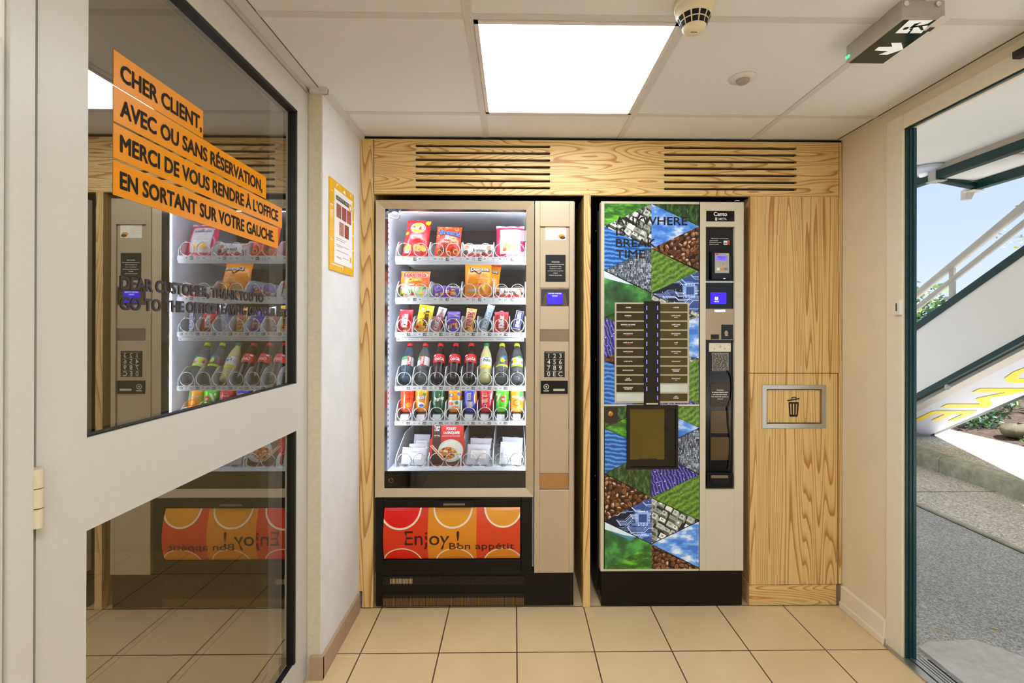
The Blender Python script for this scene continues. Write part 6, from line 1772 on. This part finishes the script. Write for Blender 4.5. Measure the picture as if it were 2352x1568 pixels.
mb, _ = pbox('', pc, 832, 563, 1008, 658, YK - .006, YB2, M_gloss, c=C5)
rt = mb.build('coin_return', pc, bevel=.002)
mb, _ = pbox('', rt, 868, 590, 982, 640, YK - .0068, YK - .006, M_dark, c=C5); mb.build('return_tray', rt)
mb, _ = pbox('', rt, 856, 578, 972, 596, YK - .009, YK - .006, M_champk, c=C5); mb.build('return_lip', rt)
for fx in (kx0 + .04, kx1 - .04):
    mb = MB(); mb.lathe([(0, 0), (.02, 0), (.02, .005), (0, .005)], M_dark, 16, (fx, .06, 0)); mb.build('foot', cm_)

# ------------------------------------------------------------------ outside
def ground_mat(name, stops, scale, rough=.9, speck=None, bmp=.5, d=.004):
    m, t, b = nt(name)
    n = noise_node(t, scale, 6, .7); n2 = noise_node(t, 1.1, 3)
    r = ramp(t, n.outputs['Fac'], [(p_, lin(c_)) for p_, c_ in stops])
    r2 = ramp(t, n2.outputs['Fac'], [(.35, (.82, .82, .82)), (.65, (1.08, 1.08, 1.08))])
    mx = t.nodes.new('ShaderNodeMix'); mx.data_type = 'RGBA'; mx.blend_type = 'MULTIPLY'; mx.inputs[0].default_value = 1
    t.links.new(r.outputs[0], mx.inputs[6]); t.links.new(r2.outputs[0], mx.inputs[7])
    out = mx.outputs[2]; h = n.outputs['Fac']
    if speck:
        tc = t.nodes.new('ShaderNodeTexCoord'); v = t.nodes.new('ShaderNodeTexVoronoi'); v.inputs['Scale'].default_value = speck
        t.links.new(tc.outputs['Object'], v.inputs['Vector'])
        sep = t.nodes.new('ShaderNodeSeparateColor'); t.links.new(v.outputs['Color'], sep.inputs[0])
        rr = ramp(t, sep.outputs[0], [(0, (.45, .44, .42)), (.5, (.9, .88, .86)), (1, (1.35, 1.33, 1.3))])
        m3 = t.nodes.new('ShaderNodeMix'); m3.data_type = 'RGBA'; m3.blend_type = 'MULTIPLY'; m3.inputs[0].default_value = .8
        t.links.new(out, m3.inputs[6]); t.links.new(rr.outputs[0], m3.inputs[7]); out = m3.outputs[2]; h = v.outputs['Distance']
    t.links.new(out, b.inputs['Base Color']); b.inputs['Roughness'].default_value = rough
    bump(t, b, h, bmp, d)
    return m


M_asph = ground_mat('asphalt', [(.3, (158, 160, 163)), (.55, (188, 190, 192)), (.75, (212, 213, 214))], 60, speck=180)
M_patch = ground_mat('concrete_patch', [(.3, (190, 186, 182)), (.7, (216, 212, 208))], 30, bmp=.3)
M_aggr = ground_mat('washed_aggregate', [(.3, (196, 191, 184)), (.7, (228, 223, 216))], 40, speck=110)
M_kerb = ground_mat('mossy_kerb_concrete', [(.3, (146, 146, 124)), (.55, (182, 180, 160)), (.75, (206, 202, 188))], 14, bmp=.3)
M_gravel = ground_mat('pale_gravel', [(.3, (190, 186, 178)), (.7, (228, 224, 216))], 60, speck=90)
M_stone = ground_mat('mossy_stone', [(.3, (74, 68, 52)), (.7, (112, 104, 84))], 20)
M_mulch = ground_mat('bark_mulch', [(.3, (40, 29, 23)), (.55, (78, 58, 46)), (.75, (128, 106, 90))], 26, bmp=.9, d=.02)
ZG = -0.02; ZPATH = .117
mb = MB(); mb.box(XO - .02, 2.875, -8, 14, ZG - .1, ZG, M_asph); struct(mb.build('ground_asphalt'))
mb = MB(); pts = [(1.6, -1.7), (1.6, -.265), (1.66, -.235), (1.86, -.222), (2.05, -.42), (2.4, -.75), (2.4, -1.7)]
mb.prism(pts, lambda u, v, d: Vector((u, v, d)), ZG + .012, ZG - .005, M_patch); struct(mb.build('pavement_patch'))
mb = MB(); mb.box(2.875, 2.91, -8, 14, ZG - .1, ZG + .012, M_kerb); mb.box(2.867, 2.8755, -8, 14, ZG - .02, ZG + .001, M_dark); struct(mb.build('kerb_flush'))
mb = MB(); mb.box(2.91, 3.73, -8, 14, ZG - .1, ZG, M_aggr)
for y in (1.52, 3.4, -.3): mb.box(2.92, 3.73, y, y + .006, ZG - .01, ZG + .0015, M_dark)
mb.box(3.24, 3.243, -8, 14, ZG - .01, ZG + .0015, M_kerb); struct(mb.build('pavement'))
for k in range(-6, 12):
    y0 = 2.02 + k
    mb = MB(); mb.prism([(3.73, ZG - .05), (3.87, ZG - .05), (3.87, ZPATH), (3.755, ZPATH), (3.73, ZPATH - .025)], lambda u, v, d: Vector((u, d, v)), y0, y0 + .994, M_kerb)
    struct(mb.build('kerb'))
mb = MB(); mb.box(3.87, 4.86, -8, 14, ZG - .1, ZPATH, M_gravel); struct(mb.build('path'))
mb = MB(); mb.grid(40, 60, lambda a, b: Vector((4.86 + 9 * a, -8 + 22 * b, ZPATH - .01 + .35 * min(1, a * 3) * (.6 + .4 * mnoise.noise(Vector((a * 14, b * 30, 2)))) + .03 * mnoise.noise(Vector((a * 60, b * 120, 0))))), M_mulch); struct(mb.build('ground_bed'))

# staircase
XS, XF = 3.50, 4.41
SL = -.598
zl = lambda y: .610 + SL * (y - 2.012)
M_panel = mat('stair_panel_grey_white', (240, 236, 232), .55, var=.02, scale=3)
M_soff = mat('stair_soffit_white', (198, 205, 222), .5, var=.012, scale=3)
M_rail = mat('rail_grey_white', (186, 183, 178), .4, var=.03, scale=10)
YT = -1.0; YE = 2.012 + (.610 - ZPATH) / .598
st = thing('staircase', 'white outdoor staircase with dark green edges and yellow lettering on its underside', 'staircase', ((XS + XF) / 2, 1.0, ZPATH))
SX = lambda u, v, d: Vector((d, u, v))
HP = .645
mb = MB(); mb.prism([(YE, ZPATH), (YE, ZPATH + HP), (YT, zl(YT) + HP), (YT, zl(YT))], SX, XS, XS + .03, M_panel); mb.build('side_panel', st)
mb = MB(); mb.prism([(YE, ZPATH), (YE, ZPATH + HP), (YT, zl(YT) + HP), (YT, zl(YT))], SX, XF - .03, XF, M_panel); mb.build('side_panel', st)
for x0, x1 in ((XS - .012, XS + .042), (XF - .042, XF + .012)):
    mb = MB(); mb.prism([(YE, ZPATH + HP - .05), (YE, ZPATH + HP + .012), (YT, zl(YT) + HP + .012), (YT, zl(YT) + HP - .05)], SX, x0, x1, M_green); mb.build('top_edge', st)
    mb = MB(); mb.prism([(YE, ZPATH), (YE, ZPATH + .045), (YT, zl(YT) + .045), (YT, zl(YT) - .004)], SX, x0, x1, M_green); mb.build('bottom_edge', st)
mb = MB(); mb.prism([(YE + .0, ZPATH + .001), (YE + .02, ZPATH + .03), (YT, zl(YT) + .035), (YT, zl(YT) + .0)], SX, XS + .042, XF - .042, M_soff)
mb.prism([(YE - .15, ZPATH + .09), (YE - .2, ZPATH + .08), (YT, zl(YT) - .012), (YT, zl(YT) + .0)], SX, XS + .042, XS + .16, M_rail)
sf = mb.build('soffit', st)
n_ = 14
for k in range(n_):
    y1 = YE - .05 - k * .275; z1 = zl(y1) + .17 + .10
    mb = MB(); mb.box(XS + .03, XF - .03, y1 - .29, y1, z1 - .035, z1, M_panel); mb.build('tread', st)
# lettering runs down the slope, letter tops towards the garden
ca, sa = 1 / math.hypot(1, SL), SL / math.hypot(1, SL)
def SO(u, v):     # u: distance down the slope (as Y / cos), v: across
    y = u * ca
    return Vector((3.868 + v, y, zl(y) - .0015)) + Vector((0, SL, -1)).normalized() * .0
M_yell = mat('yellow_lettering', (238, 214, 40), .5, var=.03)
tb = MB(); hh = .40
tb.text('E', SO, hh, M_yell, width=.255, at=(2.598, 0), bold=.02); tb.text('M', SO, hh, M_yell, width=.41, at=(2.08, 0), bold=.02); tb.text('O', SO, hh, M_yell, width=.40, at=(1.55, 0), bold=.02)
tb.text('C', SO, hh, M_yell, width=.34, at=(1.1, 0), bold=.02); tb.text('L', SO, hh, M_yell, width=.25, at=(.76, 0), bold=.02); tb.text('E', SO, hh, M_yell, width=.255, at=(.4, 0), bold=.02); tb.text('W', SO, hh, M_yell, width=.46, at=(-.16, 0), bold=.02)
for v in range(len(tb.v)):
    x, y, z = tb.v[v]; tb.v[v] = (x, y - .001, z - .0015)
tb.build('lettering', sf)
rz = lambda y: 1.527 + (y - 2.013) * -.6267
for dz, r_ in ((0, .030), (-.117, .022)):
    mb = MB(); mb.tube([(XS + .015, YE + .05, rz(YE + .05) + dz), (XS + .015, YT, rz(YT) + dz)], r_, M_rail, 14); mb.build('handrail', st)
for y in (2.85, 1.655, .455, -.75):
    mb = MB(); mb.box(XS + .004, XS + .026, y - .020, y + .020, zl(y) + HP - .01, rz(y) - .01, M_rail); mb.box(XS - .002, XS + .032, y - .02, y + .055, zl(y) + HP + .008, zl(y) + HP + .035, M_rail); mb.build('baluster', st)
c = onX(2178, 889, XS - .014)
mb = MB(); mb.lathe([(0, 0), (.022, 0), (.024, .012), (.012, .02), (0, .02)], M_rail, 12, M=Matrix.Translation((XS - .013, c.y, c.z)) @ Matrix.Rotation(-math.pi / 2, 4, 'Y')); mb.build('bolt_cap', st)

# porch slab and the green-edged landing above
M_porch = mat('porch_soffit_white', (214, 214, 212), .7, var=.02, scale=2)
mb = MB(); mb.box(XO, 3.27, -8, 5, 2.50, 2.66, M_porch); struct(mb.build('slab_porch'))
mb = MB(); mb.box(XO - .06, XO + .2, -8, 14, 2.15, 5.2, M_cream); struct(mb.build('wall_outside'))
M_beamg = mat('beam_beige', (176, 164, 148), .5, var=.04)
mb = MB(); mb.box(3.24, 3.285, -6, 4.5, 2.455, 2.50, M_beamg); mb.box(3.235, 3.29, -6, 4.5, 2.393, 2.456, M_green); struct(mb.build('beam_porch'))
mb = MB(); mb.box(3.60, 3.655, -6, 1.59, 2.335, 2.40, M_green); struct(mb.build('beam_landing'))
mb = MB(); mb.tube([(3.27, 1.53, 2.41), (3.62, 1.575, 2.365)], .030, M_green, 10); struct(mb.build('beam_cross'))
mb = MB(); mb.box(3.29, 3.67, -6, 1.56, 2.402, 2.45, M_porch); mb.box(3.29, 3.60, .96, .985, 2.396, 2.402, M_beamg); struct(mb.build('slab_landing'))
mb = MB(); mb.box(3.655, 4.4, -6, .98, 2.40, 2.45, M_porch); mb.prism([(.98, 2.45), (1.16, 2.45), (1.1, 2.36), (.98, 2.345)], SX, 3.66, 4.4, M_porch); struct(mb.build('slab_landing_edge'))
for (x, y, z) in ((3.262, 1.52, 2.385), (3.628, 1.595, 2.335)):
    mb = MB(); mb.box(x - .035, x + .035, y - .03, y + .035, z, z + .085, M_rail); mb.box(x - .045, x + .05, y - .045, y + .045, z - .006, z + .002, M_rail)
    if x > 3.5: mb.prism([(y + .02, z + .05), (y + .02, z), (y + .05, z - .055), (y + .09, z - .055), (y + .09, z + .02)], SX, x - .02, x + .035, M_rail)
    tag(mb.build('beam_bracket', origin=(x, y, z), bevel=.003), 'grey bracket joining the dark green beams %s' % ('at the porch corner' if x < 3.5 else 'at the lower outer corner above the stair rail'), 'bracket', 'grey beam brackets')
c = onZ(2122, 392, 2.49)
o = thing('porch_lamp', 'flat white lamp under the porch ceiling next to the green beam', 'lamp', (c.x, c.y, 2.5))
mb = MB(); mb.lathe([(0, 0), (.16, 0), (.17, -.012), (.12, -.03), (0, -.034)], M_soff, 28, (c.x, c.y, 2.5)); mb.build('dish', o)
mb = MB(); mb.lathe([(0, -.034), (.035, -.034), (.03, -.055), (0, -.06)], M_picto, 16, (c.x, c.y, 2.5)); mb.build('diffuser', o)


# plants
def leaf_mat(name, a, b2): 
    m, t, b = nt(name); n = noise_node(t, 6, 3); r = ramp(t, n.outputs['Fac'], [(.35, lin(a)), (.65, lin(b2))]); t.links.new(r.outputs[0], b.inputs['Base Color']); b.inputs['Roughness'].default_value = .55
    return m


M_leafd = leaf_mat('leaf_dark', (52, 84, 48), (86, 128, 70)); M_leafl = leaf_mat('leaf_light', (110, 150, 84), (160, 190, 110)); M_leafy = leaf_mat('leaf_yellow', (190, 180, 70), (214, 206, 110)); M_leafb = leaf_mat('leaf_blue_green', (84, 124, 110), (130, 166, 150)); M_bark = leaf_mat('bark', (96, 80, 66), (140, 122, 104))


def leaves(mb, c, rad, n, size, mts, seed, shell=.35):
    rnd = random.Random(seed)
    for k in range(n):
        d = Vector((rnd.gauss(0, 1), rnd.gauss(0, 1), rnd.gauss(0, 1))).normalized() * (shell + (1 - shell) * rnd.random())
        p = Vector((c[0] + d.x * rad[0], c[1] + d.y * rad[1], c[2] + d.z * rad[2]))
        u = Vector((rnd.gauss(0, 1), rnd.gauss(0, 1), rnd.gauss(0, .6))).normalized(); w = u.orthogonal().normalized(); s_ = size * rnd.uniform(.6, 1.3)
        w = (w * math.cos(k) + u.cross(w) * math.sin(k))
        mb.add([p - u * s_, p + w * s_ * .4, p + u * s_, p - w * s_ * .4], [(0, 1, 2, 3)], mts[k % len(mts)])


def shrub(name, label, cat, c, rad, n, size, mts, seed, stems=5, grp=None):
    o = thing(name, label, cat, (c[0], c[1], c[2] - rad[2]), grp)
    mb = MB(); leaves(mb, c, rad, n, size, mts, seed); mb.build('foliage', o)
    mb = MB(); rnd = random.Random(seed + 1)
    for k in range(stems):
        a = rnd.uniform(0, 6.28); mb.tube([(c[0], c[1], c[2] - rad[2] * 1.0), (c[0] + .3 * rad[0] * math.cos(a), c[1] + .3 * rad[1] * math.sin(a), c[2]), (c[0] + .7 * rad[0] * math.cos(a), c[1] + .7 * rad[1] * math.sin(a), c[2] + .6 * rad[2])], [.012, .008, .004], M_bark, 5)
    mb.build('stem', o)
    return o


shrub('garden_shrub', 'bushy green shrub behind the lower stair rail', 'shrub', (6.5, 5.6, 1.15), (.9, .9, .85), 2600, .07, (M_leafd, M_leafl, M_leafb), 1, grp='shrubs in the garden bed')
shrub('garden_shrub', 'light green shrub in the bed seen through the gap under the stairs', 'shrub', (7.3, 3.4, .78), (.75, .65, .48), 1500, .055, (M_leafl, M_leafd, M_leafb), 2, grp='shrubs in the garden bed')
shrub('garden_shrub', 'low blue-green ground cover at the edge of the gravel path', 'shrub', (5.25, 3.22, .24), (.3, .25, .13), 420, .035, (M_leafb, M_leafd), 3, grp='shrubs in the garden bed')
shrub('garden_shrub', 'dark green ground cover near the pale stone', 'shrub', (5.95, 3.85, .36), (.38, .34, .16), 460, .04, (M_leafd, M_leafb, M_leafl), 4, grp='shrubs in the garden bed')
shrub('garden_shrub', 'small fresh green weed at the foot of the pale stone', 'shrub', (4.96, 2.38, .17), (.09, .08, .05), 60, .022, (M_leafl,), 6, stems=2, grp='shrubs in the garden bed')
for (x, y, sx, sy, sz, lab) in ((5.16, 2.70, .16, .12, .075, 'pale flat stone at the edge of the bark bed'), (5.9, 2.9, .16, .14, .09, 'second stone lying deeper in the bark bed')):
    mb = MB(); ph = x * 3
    mb.grid(20, 12, lambda a, b: Vector((x + sx * (1 + .25 * mnoise.noise(Vector((a * 6, b * 5, ph)))) * math.cos(a * 6.2832) * math.sin(b * math.pi), y + sy * math.sin(a * 6.2832) * math.sin(b * math.pi), .19 + sz * math.cos(b * math.pi) * (1 + .3 * mnoise.noise(Vector((a * 4, b * 4, 7 + ph)))))), M_stone)
    tag(mb.build('garden_stone', origin=(x, y, .12)), lab, 'stone', 'stones in the garden bed')
# thin tree with the first yellow leaves
o = thing('young_tree', 'thin bare-twigged tree with a few yellow leaves behind the stair rail', 'tree', (8.9, 5.3, .3))
mb = MB(); rnd = random.Random(11); tips = []


def branch(p, d, L, r, depth):
    q_ = p + d * L; mid = p + d * (L * .5) + Vector((rnd.gauss(0, .03), rnd.gauss(0, .03), 0)) * L
    mb.tube([p, mid, q_], [r, r * .85, r * .65], M_bark, 5, cap=False)
    if depth == 0: tips.append(q_); return
    for k in range(3):
        nd = (d + Vector((rnd.gauss(0, .55), rnd.gauss(0, .55), rnd.gauss(.0, .35)))).normalized(); branch(p + d * L * rnd.uniform(.5, 1), nd, L * rnd.uniform(.55, .8), r * .5, depth - 1)


branch(Vector((8.9, 5.3, .3)), Vector((0, .05, 1)), 1.5, .05, 5); mb.build('branches', o)
mb = MB()
for k, q_ in enumerate(tips):
    if k % 2 == 0: leaves(mb, q_, (.12, .12, .12), 4, .035, (M_leafy, M_leafl), k)
mb.build('foliage', o)
# fallen leaves on the asphalt
for k, (px, py, lab) in enumerate(((2158, 1444, 'yellow fallen leaf on the asphalt close to the doorway'), (2280, 1442, 'yellow fallen leaf on the asphalt farther from the jamb'))):
    c = onZ(px, py, ZG + .003); mb = MB(); mb.add([(c.x - .015, c.y + .01, ZG + .003), (c.x, c.y - .006, ZG + .006), (c.x + .02, c.y - .012, ZG + .003), (c.x + .004, c.y + .006, ZG + .004)], [(0, 1, 2, 3)], M_leafy)
    tag(mb.build('fallen_leaf', origin=(c.x, c.y, ZG)), lab, 'leaf', 'fallen leaves')
